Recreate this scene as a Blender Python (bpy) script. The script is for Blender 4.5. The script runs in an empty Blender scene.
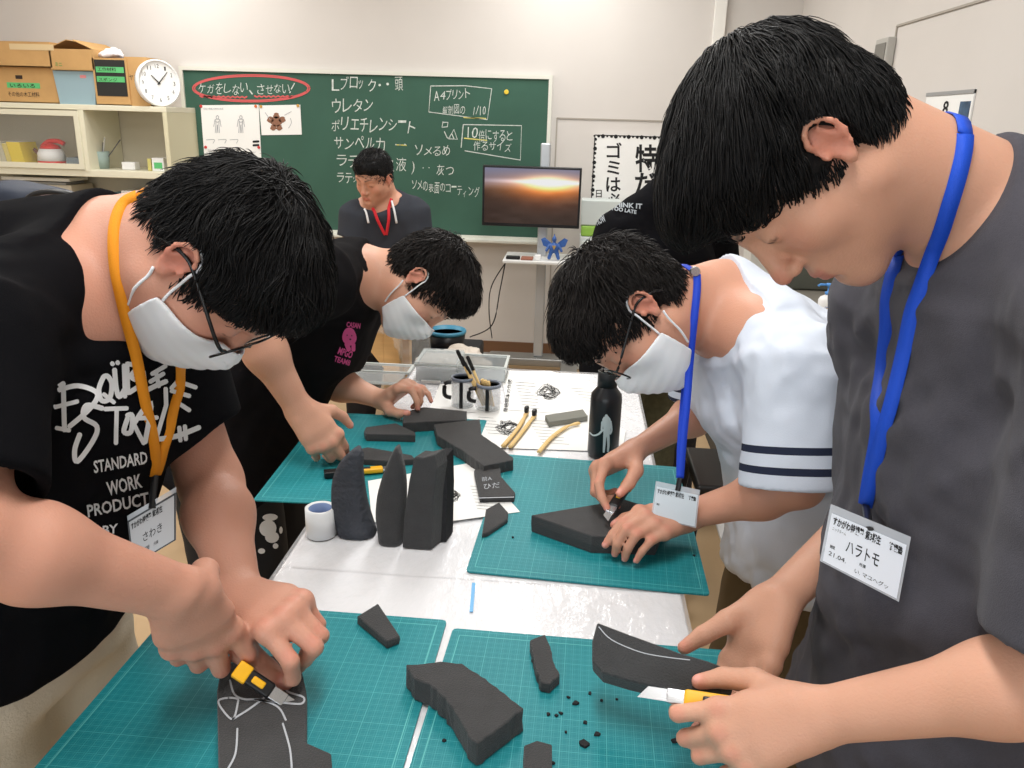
import bpy, bmesh, math, random
import numpy as np
from mathutils import Vector, Matrix
from mathutils.bvhtree import BVHTree

# ---------------------------------------------------------------- camera, world, light, exposure
SC = bpy.context.scene
FPX = 828.0
H = 1.48           # eye height of the camera
T = 0.84           # work table height
YW = 5.2           # back wall
_y, _p, _r = map(math.radians, (4.0, 17.7, 1.65))
F = np.array([-math.sin(_y)*math.cos(_p), math.cos(_y)*math.cos(_p), -math.sin(_p)])
_R0 = np.array([math.cos(_y), math.sin(_y), 0.0]); _U0 = np.cross(_R0, F)
R = _R0*math.cos(_r) + _U0*math.sin(_r)
U = -_R0*math.sin(_r) + _U0*math.cos(_r)
B = -F
EYE = np.array([0.0, 0.0, H])
cam_d = bpy.data.cameras.new('camera'); cam = bpy.data.objects.new('camera', cam_d)
SC.collection.objects.link(cam); SC.camera = cam
cam_d.sensor_width = 36; cam_d.lens = FPX/1024*36; cam_d.clip_start = 0.05
cam.matrix_world = Matrix(((R[0], U[0], B[0], EYE[0]), (R[1], U[1], B[1], EYE[1]), (R[2], U[2], B[2], EYE[2]), (0, 0, 0, 1)))
W = bpy.data.worlds.new('world'); SC.world = W; W.use_nodes = True
W.node_tree.nodes['Background'].inputs[0].default_value = (0.86, 0.93, 1.0, 1)
W.node_tree.nodes['Background'].inputs[1].default_value = 1.2
SC.view_settings.view_transform = 'Standard'; SC.view_settings.look = 'None'
SC.view_settings.exposure = -0.08; SC.view_settings.gamma = 1; SC.view_settings.use_curve_mapping = False
SC.cycles.use_denoising = True
try: SC.cycles.max_bounces = 6
except Exception: pass

def area(name, loc, rot, sx, sy, power, col):
    l = bpy.data.lights.new(name, 'AREA'); l.shape = 'RECTANGLE'; l.size = sx; l.size_y = sy; l.energy = power; l.color = col
    o = bpy.data.objects.new(name, l); SC.collection.objects.link(o); o.location = loc; o.rotation_euler = rot
    return o
# fluorescent ceiling fixtures (their housings are built with the ceiling) and daylight from the windows behind and beside the table
LAMPS = [(-2.3, 0.6), (-2.3, 2.6), (-2.3, 4.3), (-0.1, 0.6), (-0.1, 2.6), (-0.1, 4.3)]
for lx, ly in LAMPS:
    area('ceiling_tube_light', (lx, ly, 2.66), (0, 0, 0), 0.28, 1.2, 26, (1.0, 0.99, 0.965))
area('window_daylight', (-1.2, -2.3, 1.55), (math.radians(90), 0, 0), 3.6, 1.3, 40, (0.90, 0.96, 1.0))

# ---------------------------------------------------------------- helpers
def P(px, py, d):
    """point seen at pixel (px, py), d metres along the camera axis"""
    return EYE + d*(F + R*(px-512)/FPX - U*(py-384)/FPX)
def RAY(px, py):
    v = F + R*(px-512)/FPX - U*(py-384)/FPX
    return v/np.linalg.norm(v)
def Z(px, py, z=T):
    v = RAY(px, py); return EYE + v*((z-H)/v[2])
def YP(px, py, y=YW):
    v = RAY(px, py); return EYE + v*(y/v[1])
def V(r, u, b):
    v = R*r + U*u + B*b; return v/np.linalg.norm(v)
def nrm(v):
    v = np.asarray(v, float); return v/(np.linalg.norm(v)+1e-12)
def A(*v): return np.array(v, float)

ORG = {}
def empty(name, loc, label=None, cat=None, group=None):
    o = bpy.data.objects.new(name, None); SC.collection.objects.link(o)
    o.location = tuple(loc); o.empty_display_size = .05
    ORG[o] = np.array(loc, float)
    if label: o['label'] = label
    if cat: o['category'] = cat
    if group: o['group'] = group
    return o
def tag(o, label, cat=None, group=None, kind=None):
    if label: o['label'] = label
    if cat: o['category'] = cat
    if group: o['group'] = group
    if kind: o['kind'] = kind
    return o
def link_mesh(name, me, mat, parent=None, org=None, smooth=False):
    """me holds world coordinates"""
    if parent is not None: org = ORG[parent] if org is None else org
    if org is None:
        if len(me.vertices):
            co = np.empty(len(me.vertices)*3); me.vertices.foreach_get('co', co); co = co.reshape(-1, 3)
            org = np.array([(co[:, 0].min()+co[:, 0].max())/2, (co[:, 1].min()+co[:, 1].max())/2, co[:, 2].min()])
        else: org = np.zeros(3)
    org = np.array(org, float)
    me.transform(Matrix.Translation(tuple(-org)))
    o = bpy.data.objects.new(name, me); SC.collection.objects.link(o)
    ORG[o] = org
    if parent is not None:
        o.parent = parent; o.location = tuple(org-ORG[parent])
    else: o.location = tuple(org)
    for m in (mat if isinstance(mat, (list, tuple)) else [mat]): me.materials.append(m)
    if smooth: me.shade_smooth()
    return o
def mesh(name, verts, faces, mat, parent=None, smooth=False, org=None):
    me = bpy.data.meshes.new(name)
    me.from_pydata([tuple(v) for v in verts], [], [tuple(f) for f in faces]); me.validate()
    return link_mesh(name, me, mat, parent, org, smooth)
def bmobj(name, bm, mat, parent=None, smooth=False, org=None, bevel=0):
    me = bpy.data.meshes.new(name); bm.normal_update(); bm.to_mesh(me); bm.free()
    o = link_mesh(name, me, mat, parent, org, smooth)
    if bevel:
        md = o.modifiers.new('bevel', 'BEVEL'); md.width = bevel; md.segments = 2; md.limit_method = 'ANGLE'; md.angle_limit = .6
        me.shade_smooth(); o.modifiers.new('wn', 'WEIGHTED_NORMAL')
    return o
def box(bm, c, s, M=None):
    """c centre, s full size"""
    r = bmesh.ops.create_cube(bm, size=1.0)
    m = Matrix.Diagonal((s[0], s[1], s[2], 1))
    if M is not None: m = M.to_4x4() @ m
    m = Matrix.Translation(tuple(c)) @ m
    bmesh.ops.transform(bm, matrix=m, verts=r['verts']); return r['verts']
def bx(x0, x1, y0, y1, z0, z1, bm=None):
    bm = bm or bmesh.new(); box(bm, ((x0+x1)/2, (y0+y1)/2, (z0+z1)/2), (abs(x1-x0), abs(y1-y0), abs(z1-z0))); return bm
def frame_of(d, up=None):
    d = nrm(d); up = np.array([0, 0, 1.0]) if up is None else np.array(up, float)
    if abs(d@nrm(up)) > .97: up = np.array([1.0, 0, 0])
    a = nrm(np.cross(up, d)); b = np.cross(d, a); return a, b, d
def tube(bm, pts, r, n=10, cap=True, flat=1.0, up=None, closed=False):
    """sweep a round (or flattened) section along pts; r scalar or list"""
    pts = [np.array(p, float) for p in pts]; rs = r if hasattr(r, '__len__') else [r]*len(pts)
    rings = []; N = len(pts)
    for i, p in enumerate(pts):
        if closed: d = pts[(i+1) % N]-pts[i-1]
        else: d = pts[min(i+1, N-1)]-pts[max(i-1, 0)]
        a, b, _ = frame_of(d, up)
        rings.append([bm.verts.new(tuple(p + rs[i]*(math.cos(t)*a + flat*math.sin(t)*b))) for t in [2*math.pi*j/n for j in range(n)]])
    for i in range(N if closed else N-1):
        r0, r1 = rings[i], rings[(i+1) % N]
        for j in range(n):
            try: bm.faces.new((r0[j], r0[(j+1) % n], r1[(j+1) % n], r1[j]))
            except ValueError: pass
    if cap and not closed:
        bm.faces.new(rings[0][::-1]); bm.faces.new(rings[-1])
    return bm
def lathe(bm, prof, c, n=28, axis=(0, 0, 1)):
    a, b, d = frame_of(axis, (0, 1, 0) if abs(axis[2]) > .9 else None); c = np.array(c, float); rings = []
    for r, h in prof:
        rings.append([bm.verts.new(tuple(c + d*h + r*(math.cos(t)*a + math.sin(t)*b))) for t in [2*math.pi*j/n for j in range(n)]])
    for i in range(len(rings)-1):
        for j in range(n):
            bm.faces.new((rings[i][j], rings[i][(j+1) % n], rings[i+1][(j+1) % n], rings[i+1][j]))
    bm.faces.new(rings[0][::-1]); bm.faces.new(rings[-1]); return bm
def prism(bm, poly, h):
    """poly: 3D points (planar), h: 3-vector extrusion"""
    h = np.array(h, float); n = len(poly)
    a = [bm.verts.new(tuple(p)) for p in poly]; b = [bm.verts.new(tuple(np.array(p)+h)) for p in poly]
    bm.faces.new(a[::-1]); bm.faces.new(b)
    for i in range(n): bm.faces.new((a[i], a[(i+1) % n], b[(i+1) % n], b[i]))
    bmesh.ops.recalc_face_normals(bm, faces=bm.faces[:]); return bm
def smoothline(pts, k=6, closed=False):
    pts = [np.array(p, float) for p in pts]; n = len(pts); out = []
    for i in range(n if closed else n-1):
        g = lambda j: pts[j % n] if closed else pts[min(max(j, 0), n-1)]
        p0, p1, p2, p3 = g(i-1), g(i), g(i+1), g(i+2)
        for s in range(k):
            t = s/k
            out.append(.5*((2*p1)+(-p0+p2)*t+(2*p0-5*p1+4*p2-p3)*t*t+(-p0+3*p1-3*p2+p3)*t**3))
    if not closed: out.append(pts[-1])
    return out

# ---------------------------------------------------------------- materials
def s2l(c):
    return tuple(((x/255)/12.92 if x/255 <= .04045 else ((x/255+.055)/1.055)**2.4) for x in c)
MATS = {}
def mat(name, rgb, rough=.6, spec=.4, metal=0, bump=0, bscale=60, var=0, vscale=8, emis=0, alpha=1, trans=0, sss=0, vcol=False, ior=1.45, coat=0, stretch=None, coords='Object', sheen=0):
    if name in MATS: return MATS[name]
    m = bpy.data.materials.new(name); m.use_nodes = True; nt = m.node_tree; b = nt.nodes['Principled BSDF']
    c = s2l(rgb)+(1,)
    b.inputs['Base Color'].default_value = c; b.inputs['Roughness'].default_value = rough
    b.inputs['Specular IOR Level'].default_value = spec; b.inputs['Metallic'].default_value = metal
    b.inputs['IOR'].default_value = ior; b.inputs['Alpha'].default_value = alpha
    b.inputs['Transmission Weight'].default_value = trans; b.inputs['Coat Weight'].default_value = coat
    if sheen: b.inputs['Sheen Weight'].default_value = sheen
    if sss:
        b.inputs['Subsurface Weight'].default_value = sss; b.inputs['Subsurface Radius'].default_value = (1, .35, .2); b.inputs['Subsurface Scale'].default_value = .01
    if emis:
        b.inputs['Emission Color'].default_value = c; b.inputs['Emission Strength'].default_value = emis
    tc = nt.nodes.new('ShaderNodeTexCoord'); mp = nt.nodes.new('ShaderNodeMapping'); nt.links.new(tc.outputs[coords], mp.inputs[0])
    if stretch: mp.inputs['Scale'].default_value = stretch
    src = None
    if vcol:
        a = nt.nodes.new('ShaderNodeVertexColor'); a.layer_name = 'tint'; src = a.outputs[0]
    if var:
        n = nt.nodes.new('ShaderNodeTexNoise'); n.inputs['Scale'].default_value = vscale; n.inputs['Detail'].default_value = 5
        nt.links.new(mp.outputs[0], n.inputs[0])
        mx = nt.nodes.new('ShaderNodeMix'); mx.data_type = 'RGBA'; mx.blend_type = 'MULTIPLY'; mx.inputs[0].default_value = 1
        rp = nt.nodes.new('ShaderNodeMapRange'); rp.inputs[1].default_value = .3; rp.inputs[2].default_value = .7
        rp.inputs[3].default_value = 1-var; rp.inputs[4].default_value = 1+var
        nt.links.new(n.outputs[0], rp.inputs[0]); nt.links.new(rp.outputs[0], mx.inputs[7])
        if src is not None: nt.links.new(src, mx.inputs[6])
        else: mx.inputs[6].default_value = c
        src = mx.outputs[2]
    if src is not None: nt.links.new(src, b.inputs['Base Color'])
    if bump:
        n = nt.nodes.new('ShaderNodeTexNoise'); n.inputs['Scale'].default_value = bscale; n.inputs['Detail'].default_value = 4
        nt.links.new(mp.outputs[0], n.inputs[0])
        bp = nt.nodes.new('ShaderNodeBump'); bp.inputs['Strength'].default_value = bump; bp.inputs['Distance'].default_value = .01
        nt.links.new(n.outputs[0], bp.inputs['Height']); nt.links.new(bp.outputs[0], b.inputs['Normal'])
    MATS[name] = m; return m
# ---------------------------------------------------------------- implicit surfaces: one continuous skin per body
_rng = np.random.RandomState(7); _LAT = _rng.rand(32, 32, 32)
def vnoise(p):
    i = np.floor(p).astype(int); f = p-i; f = f*f*(3-2*f); i &= 31; j = (i+1) & 31
    def g(a, b, c): return _LAT[a, b, c]
    x0, y0, z0 = i.T; x1, y1, z1 = j.T; fx, fy, fz = f.T
    c00 = g(x0, y0, z0)*(1-fx)+g(x1, y0, z0)*fx; c10 = g(x0, y1, z0)*(1-fx)+g(x1, y1, z0)*fx
    c01 = g(x0, y0, z1)*(1-fx)+g(x1, y0, z1)*fx; c11 = g(x0, y1, z1)*(1-fx)+g(x1, y1, z1)*fx
    return ((c00*(1-fy)+c10*fy)*(1-fz)+(c01*(1-fy)+c11*fy)*fz)*2-1
def rc(a, b, ra, rb=None):
    rb = ra if rb is None else rb; a = np.array(a, float); b = np.array(b, float); ab = b-a; L2 = ab@ab+1e-12
    def f(p):
        q = p-a; t = np.clip(q@ab/L2, 0, 1); return np.linalg.norm(q-t[:, None]*ab, axis=1)-(ra+(rb-ra)*t)
    return f, (a+b)/2, np.sqrt(L2)/2+max(ra, rb)
def ell(c, r, M=None):
    c = np.array(c, float); r = np.array(r, float)
    def f(p):
        q = p-c
        if M is not None: q = q@M
        k0 = np.linalg.norm(q/r, axis=1); k1 = np.linalg.norm(q/(r*r), axis=1)+1e-9
        return k0*(k0-1)/k1
    return f, c, r.max()
def es(p0, p1, l0, l1, r0, r1, cap=.03):
    """elliptic sweep: l lateral axes, r=(half width, half depth), cap = rounding past the ends"""
    p0 = np.array(p0, float); p1 = np.array(p1, float); ax = p1-p0; L = np.linalg.norm(ax); ax = ax/L
    l0 = nrm(np.array(l0)-ax*(np.array(l0)@ax)); l1 = nrm(np.array(l1)-ax*(np.array(l1)@ax))
    def f(p):
        q = p-p0; s = q@ax; t = np.clip(s/L, 0, 1); e = s-t*L
        lat = l0[None]*(1-t)[:, None]+l1[None]*t[:, None]; lat /= np.linalg.norm(lat, axis=1)[:, None]
        dep = np.cross(ax[None], lat); q = q-ax*s[:, None]
        u = (q*lat).sum(1); v = (q*dep).sum(1)
        a = r0[0]+(r1[0]-r0[0])*t; b = r0[1]+(r1[1]-r0[1])*t
        k0 = np.sqrt((u/a)**2+(v/b)**2+(e/cap)**2); k1 = np.sqrt((u/a**2)**2+(v/b**2)**2+(e/cap**2)**2)+1e-9
        return k0*(k0-1)/k1
    return f, (p0+p1)/2, L/2+max(r0[0], r1[0], r0[1], r1[1])+cap
def cyl(a, b, ra, rb, rnd=.004):
    a = np.array(a, float); b = np.array(b, float); ax = b-a; L = np.linalg.norm(ax); ax = ax/L
    def f(p):
        q = p-a; s = q@ax; t = np.clip(s/L, 0, 1); r = np.linalg.norm(q-ax*s[:, None], axis=1)-(ra+(rb-ra)*t)+rnd
        e = np.abs(s-L/2)-L/2+rnd
        return np.minimum(np.maximum(r, e), 0)+np.sqrt(np.maximum(r, 0)**2+np.maximum(e, 0)**2)-rnd
    return f, (a+b)/2, L/2+max(ra, rb)
def half(c, n):
    """solid on the side n points away from; n outward"""
    c = np.array(c, float); n = nrm(n)
    return (lambda p: (p-c)@n), None, 0
class Sdf:
    def __init__(s): s.p = []; s.disp = None; s.damp = 0
    def add(s, prim, k=.01, op='u'):
        s.p.append((prim[0], prim[1], prim[2], k, op)); return s
    def sub(s, prim, k=.01): return s.add(prim, k, 's')
    def cut(s, prim, k=.01): return s.add(prim, k, 'i')
    def ev(s, pts, c=None, r=0):
        d = np.full(len(pts), .5)
        for f, pc, pr, k, op in s.p:
            if pc is not None and c is not None and np.linalg.norm(pc-c) > r+pr*1.05+k+.02+s.damp: continue
            v = f(pts)
            if op == 'u':
                if k > 0:
                    h = np.maximum(k-np.abs(d-v), 0)/k; d = np.minimum(d, v)-h*h*k*.25
                else: d = np.minimum(d, v)
            else:
                if op == 's': v = -v
                if k > 0:
                    h = np.maximum(k-np.abs(d-v), 0)/k; d = np.maximum(d, v)+h*h*k*.25
                else: d = np.maximum(d, v)
        if s.disp is not None: d = d+s.disp(pts)
        return d
    def mesh(s, h, n=12, disp_safe=1.6):
        lo = np.array([1e9]*3); hi = -lo; keys = set(); bs = h*n; rad = bs*.87
        for f, pc, pr, k, op in s.p:
            if op != 'u': continue
            a = np.floor((pc-pr-k-s.damp-h*2)/bs).astype(int); b = np.floor((pc+pr+k+s.damp+h*2)/bs).astype(int)
            g = np.stack(np.meshgrid(*[np.arange(a[i], b[i]+1) for i in range(3)], indexing='ij'), -1).reshape(-1, 3)
            keys.update(map(tuple, g))
        K = np.array(sorted(keys)); cen = (K+.5)*bs
        dc = np.concatenate([s.ev(c) for c in np.array_split(cen, max(1, len(cen)//20000+1))])
        K = K[np.abs(dc) < rad*disp_safe+s.damp+.012]
        ar = np.arange(-1, n+1); G = np.stack(np.meshgrid(ar, ar, ar, indexing='ij'), -1).reshape(-1, 3); m = n+2
        VK, VP, Q = [], [], []
        OFF = 1 << 19
        def key(c): return ((c[:, 0]+OFF) << 42) | ((c[:, 1]+OFF) << 21) | (c[:, 2]+OFF)
        for kb in K:
            base = kb*n; pts = (G+base)*h; cc = (kb+.5)*bs
            v = s.ev(pts, cc, rad+h*2)
            if v.min() > 0 or v.max() < 0: continue
            v = np.where(v == 0, 1e-9, v).reshape(m, m, m); sg = v < 0
            c8 = [sg[i:m-1+i, j:m-1+j, k:m-1+k] for i in (0, 1) for j in (0, 1) for k in (0, 1)]
            sm = sum(x.astype(int) for x in c8); act = (sm > 0) & (sm < 8)
            idx = np.argwhere(act)
            if not len(idx): continue
            acc = np.zeros((len(idx), 3)); cnt = np.zeros(len(idx))
            for ax in range(3):
                o = [x for x in range(3) if x != ax]
                for p0 in (0, 1):
                    for p1 in (0, 1):
                        a = idx.copy(); a[:, o[0]] += p0; a[:, o[1]] += p1; b = a.copy(); b[:, ax] += 1
                        va = v[a[:, 0], a[:, 1], a[:, 2]]; vb = v[b[:, 0], b[:, 1], b[:, 2]]; x = (va < 0) != (vb < 0)
                        t = np.where(x, va/np.where(x, va-vb, 1), 0); pt = a.astype(float); pt[:, ax] += t
                        acc += pt*x[:, None]; cnt += x
            pos = (acc/cnt[:, None]-1+base)*h
            VK.append(key(idx-1+base)); VP.append(pos)
            for ax in range(3):
                o = [(ax+1) % 3, (ax+2) % 3]
                sl = [slice(1, n+1)]*3; s2 = list(sl); s2[ax] = slice(2, n+2)
                A0 = sg[tuple(sl)]; B0 = sg[tuple(s2)]; e = np.argwhere(A0 != B0)
                if not len(e): continue
                inside = A0[e[:, 0], e[:, 1], e[:, 2]]; cell = e+base
                def cc_(d0, d1):
                    c = cell.copy(); c[:, o[0]] -= d0; c[:, o[1]] -= d1; return key(c)
                q = np.stack([cc_(1, 1), cc_(0, 1), cc_(0, 0), cc_(1, 0)], 1)
                q[~inside] = q[~inside][:, ::-1]; Q.append(q)
        VK = np.concatenate(VK); VP = np.concatenate(VP); Q = np.concatenate(Q)
        uk, ui = np.unique(VK, return_index=True); VP = VP[ui]
        qi = np.searchsorted(uk, Q); qi = np.clip(qi, 0, len(uk)-1); ok = (uk[qi] == Q).all(1)
        return VP, qi[ok]
def smooth_verts(vp, q, it=1, lam=.5):
    n = len(vp)
    for _ in range(it):
        acc = np.zeros((n, 3)); cnt = np.zeros(n)
        for a in range(4):
            i = q[:, a]; j = q[:, (a+1) % 4]
            np.add.at(acc, i, vp[j]); np.add.at(cnt, i, 1); np.add.at(acc, j, vp[i]); np.add.at(cnt, j, 1)
        vp = vp*(1-lam)+lam*acc/np.maximum(cnt, 1)[:, None]
    return vp
def sdf_obj(name, sdf, h, mats, parent=None, smooth_it=1, tint=None, org=None, n=12):
    vp, q = sdf.mesh(h, n)
    if smooth_it: vp = smooth_verts(vp, q, smooth_it)
    me = bpy.data.meshes.new(name); me.vertices.add(len(vp)); me.vertices.foreach_set('co', vp.ravel())
    me.loops.add(len(q)*4); me.loops.foreach_set('vertex_index', q.ravel().astype(np.int32))
    me.polygons.add(len(q)); me.polygons.foreach_set('loop_start', np.arange(0, len(q)*4, 4, dtype=np.int32))
    me.update(calc_edges=True)
    if tint is not None:
        ca = me.color_attributes.new('tint', 'FLOAT_COLOR', 'POINT'); c = np.ones((len(vp), 4)); c[:, :3] = tint(vp)
        ca.data.foreach_set('color', c.ravel())
    o = link_mesh(name, me, mats, parent, org, True)
    return o, vp, q
def bvh_of(vp, q): return BVHTree.FromPolygons([tuple(v) for v in vp], [tuple(int(i) for i in f) for f in q])

# ---------------------------------------------------------------- marks: text and strokes laid on surfaces
_fc = {}
def text_mesh(s, bold=0, shear=0):
    k = (s, bold, shear)
    if k in _fc: return _fc[k]
    cu = bpy.data.curves.new('t', 'FONT'); cu.body = s; cu.offset = bold; cu.shear = shear; cu.resolution_u = 2; cu.align_x = 'LEFT'
    o = bpy.data.objects.new('t', cu); SC.collection.objects.link(o)
    dg = bpy.context.evaluated_depsgraph_get(); dg.update(); me = bpy.data.meshes.new_from_object(o.evaluated_get(dg))
    vs = np.array([v.co[:2] for v in me.vertices]) if len(me.vertices) else np.zeros((0, 2)); fs = [tuple(p.vertices) for p in me.polygons]
    bpy.data.objects.remove(o); bpy.data.curves.remove(cu); bpy.data.meshes.remove(me)
    _fc[k] = (vs, fs); return _fc[k]
def ribbon2(pts, w, k=5, sm=True, cap=True):
    """flat 2D stroke of half width w (scalar or list of 2 end values)"""
    p = np.array(smoothline([A(*q, 0) for q in pts], k) if sm and len(pts) > 2 else [A(*q, 0) for q in pts])[:, :2]
    n = len(p); ws = np.linspace(w[0], w[1], n) if hasattr(w, '__len__') else np.full(n, w)
    d = np.gradient(p, axis=0); d /= np.linalg.norm(d, axis=1)[:, None]+1e-9; nn = np.stack([-d[:, 1], d[:, 0]], 1)
    if cap:
        p = np.vstack([p[:1]-d[:1]*ws[0]*.7, p, p[-1:]+d[-1:]*ws[-1]*.7]); nn = np.vstack([nn[:1], nn, nn[-1:]]); ws = np.r_[ws[0]*.55, ws, ws[-1]*.55]; n += 2
    vs = np.vstack([p+nn*ws[:, None], p-nn*ws[:, None]])
    return vs, [(i, i+1, n+i+1, n+i) for i in range(n-1)]
class Marks:
    """collects 2D shapes in picture or plane units, later laid on a surface"""
    def __init__(s): s.v = []; s.f = []; s.n = 0
    def put(s, vs, fs):
        if len(vs): s.v.append(np.array(vs)); s.f += [tuple(i+s.n for i in f) for f in fs]; s.n += len(vs)
        return s
    def stroke(s, pts, w, **k): return s.put(*ribbon2(pts, w, **k))
    def text(s, t, x0, y0, x1, y1, h, bold=0, shear=0, jit=0, seed=1, flip=-1):
        """text from (x0,y0) to (x1,y1) baseline, height h; flip=-1 when y runs down"""
        vs, fs = text_mesh(t, bold, shear)
        if not len(vs): return s
        vs = vs.copy(); w = vs[:, 0].max()-vs[:, 0].min(); hh = max(vs[:, 1].max(), .3)
        u = (vs[:, 0]-vs[:, 0].min())/w; v = vs[:, 1]/hh
        dx, dy = x1-x0, y1-y0; L = math.hypot(dx, dy)
        nx, ny = (-dy/L, dx/L) if flip > 0 else (dy/L, -dx/L)
        j = jit*np.sin(u*len(t)*2.3+seed)
        return s.put(np.stack([x0+u*dx+nx*(v*h+j), y0+u*dy+ny*(v*h+j)], 1), fs)
    def tri(s, maxe):
        """triangulate and split long edges"""
        bm = bmesh.new(); bv = [bm.verts.new((v[0], v[1], 0)) for v in np.vstack(s.v)]
        for f in s.f:
            try: bm.faces.new([bv[i] for i in f])
            except ValueError: pass
        bmesh.ops.triangulate(bm, faces=bm.faces[:])
        for _ in range(4):
            e = [e for e in bm.edges if e.calc_length() > maxe]
            if not e: break
            bmesh.ops.subdivide_edges(bm, edges=e, cuts=1); bmesh.ops.triangulate(bm, faces=bm.faces[:])
        vs = np.array([v.co[:2] for v in bm.verts]); bm.verts.index_update(); fs = [tuple(v.index for v in f.verts) for f in bm.faces]; bm.free()
        return vs, fs
    def on_plane(s, name, O, X, Y, mat_, parent, off=None):
        """coordinates are metres on plane O + x X + y Y"""
        vs = np.vstack(s.v); O, X, Y = map(np.array, (O, X, Y))
        w = O+vs[:, :1]*X+vs[:, 1:2]*Y
        if off is not None: w = w+off
        return mesh(name, w, s.f, mat_, parent)
    def px_on(s, name, hit, mat_, parent, maxe=None):
        """coordinates are picture units traced from the photograph; hit(px,py) -> point on the surface they are printed on"""
        vs, fs = s.tri(maxe) if maxe else (np.vstack(s.v), s.f)
        w = [hit(*v) for v in vs]; bad = {i for i, x in enumerate(w) if x is None}
        w = [np.zeros(3) if x is None else x for x in w]
        fs = [f for f in fs if not bad & set(f)]
        used = sorted({i for f in fs for i in f}); mp = {u: i for i, u in enumerate(used)}
        return mesh(name, [w[u] for u in used], [tuple(mp[i] for i in f) for f in fs], mat_, parent)
def hit_bvh(bvh, off=.0012):
    def f(px, py):
        d = RAY(px, py); loc, n, i, dist = bvh.ray_cast(Vector(EYE), Vector(d))
        if loc is None: return None
        n = np.array(n); n = n if n@d < 0 else -n
        return np.array(loc)+n*off
    return f
def resample(pts, n):
    pts = np.array(pts); d = np.r_[0, np.cumsum(np.linalg.norm(np.diff(pts, axis=0), axis=1))]
    t = np.linspace(0, d[-1], n); return np.stack([np.interp(t, d, pts[:, i]) for i in range(3)], 1)
# ---------------------------------------------------------------- the room
WALLM = mat('wall_paint', (208, 203, 198), .85, .2, var=.02, vscale=3)
def struct(name, bm, m, **k):
    o = bmobj(name, bm, m, **k); o['kind'] = 'structure'; return o
XL, XR, YN = -3.7, 1.22, -2.6
struct('floor', bx(XL-.1, XR+.1, YN-.1, YW+.1, -.08, 0), mat('floor_vinyl', (186, 158, 122), .45, .4, var=.05, vscale=6))
struct('wall_back', bx(XL-.1, XR+.1, YW, YW+.1, 0, 2.75), WALLM)
struct('wall_right', bx(XR, XR+.1, YN-.1, YW, 0, 2.75), WALLM)
struct('wall_left', bx(XL-.1, XL, YN-.1, YW, 0, 2.75), WALLM)
bm = bx(XL-.1, -3.1, YN-.1, YN, 0, 2.75); bx(.7, XR+.1, YN-.1, YN, 0, 2.75, bm); bx(-3.1, .7, YN-.1, YN, 0, .9, bm); bx(-3.1, .7, YN-.1, YN, 2.2, 2.75, bm)
struct('wall_front', bm, WALLM)
bm = bmesh.new()
for x in (-3.1, -1.83, -.57, .66): bx(x, x+.04, YN-.07, YN-.03, .9, 2.2, bm)
bx(-3.1, .7, YN-.07, YN-.03, .9, .94, bm); bx(-3.1, .7, YN-.07, YN-.03, 2.16, 2.2, bm)
struct('window_1', bm, mat('aluminium', (190, 192, 194), .35, metal=.7))
struct('ceiling', bx(XL-.1, XR+.1, YN-.1, YW+.1, 2.75, 2.85), mat('ceiling_board', (226, 224, 218), .9))
for lx, ly in LAMPS:
    lt = empty('ceiling_light', (lx, ly, 2.68), 'long white fluorescent ceiling fixture', 'ceiling light', 'ceiling lights')
    bmobj('housing', bx(lx-.17, lx+.17, ly-.63, ly+.63, 2.69, 2.75), mat('lamp_housing', (230, 230, 228), .5), lt)
struct('baseboard_back', bx(XL, XR, YW-.015, YW, 0, .105), mat('baseboard_brown', (112, 82, 60), .6))
struct('baseboard_right', bx(XR-.015, XR, YN, YW-.015, 0, .105), MATS['baseboard_brown'])
# flush panel with thin joints on the back wall, cable trunk near the corner
c0 = YP(557, 118); seam = mat('seam_grey', (165, 158, 148), .8)
bm = bx(c0[0]-.004, c0[0]+.004, YW-.006, YW, .11, c0[2]); bx(c0[0], XR, YW-.006, YW, c0[2]-.004, c0[2]+.004, bm); struct('trim_1', bm, seam)
c1 = YP(714, 10); c2 = YP(726, 10)
struct('trim_2', bx(c1[0], c2[0], YW-.04, YW, .11, 2.75), mat('trunk_white', (232, 230, 224), .6), bevel=.004)
def XP(px, py, x=XR):
    v = RAY(px, py); return EYE+v*(x/v[0])
a0 = XP(898, 26); a1 = XP(898, 100)
bm = bx(XR-.006, XR, a0[1]-.004, a0[1]+.004, .11, a0[2]); bx(XR-.006, XR, -1, a0[1], a0[2]-.004, a0[2]+.004, bm); struct('trim_3', bm, seam)
b0 = XP(885, 40); b1 = XP(893, 66)
sw = empty('wall_intercom', b0, 'small grey plastic box high on the right wall above the calendar', 'wall box')
bmobj('casing', bx(XR-.035, XR-.001, b1[1], b0[1], b1[2], b0[2]), mat('grey_plastic', (176, 174, 168), .5), sw, bevel=.005)
bmobj('grille', bx(XR-.038, XR-.034, b1[1]+.012, b0[1]-.012, b1[2]+.02, b0[2]-.02), mat('dark_grey_plastic', (120, 118, 112), .6), sw)
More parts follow.
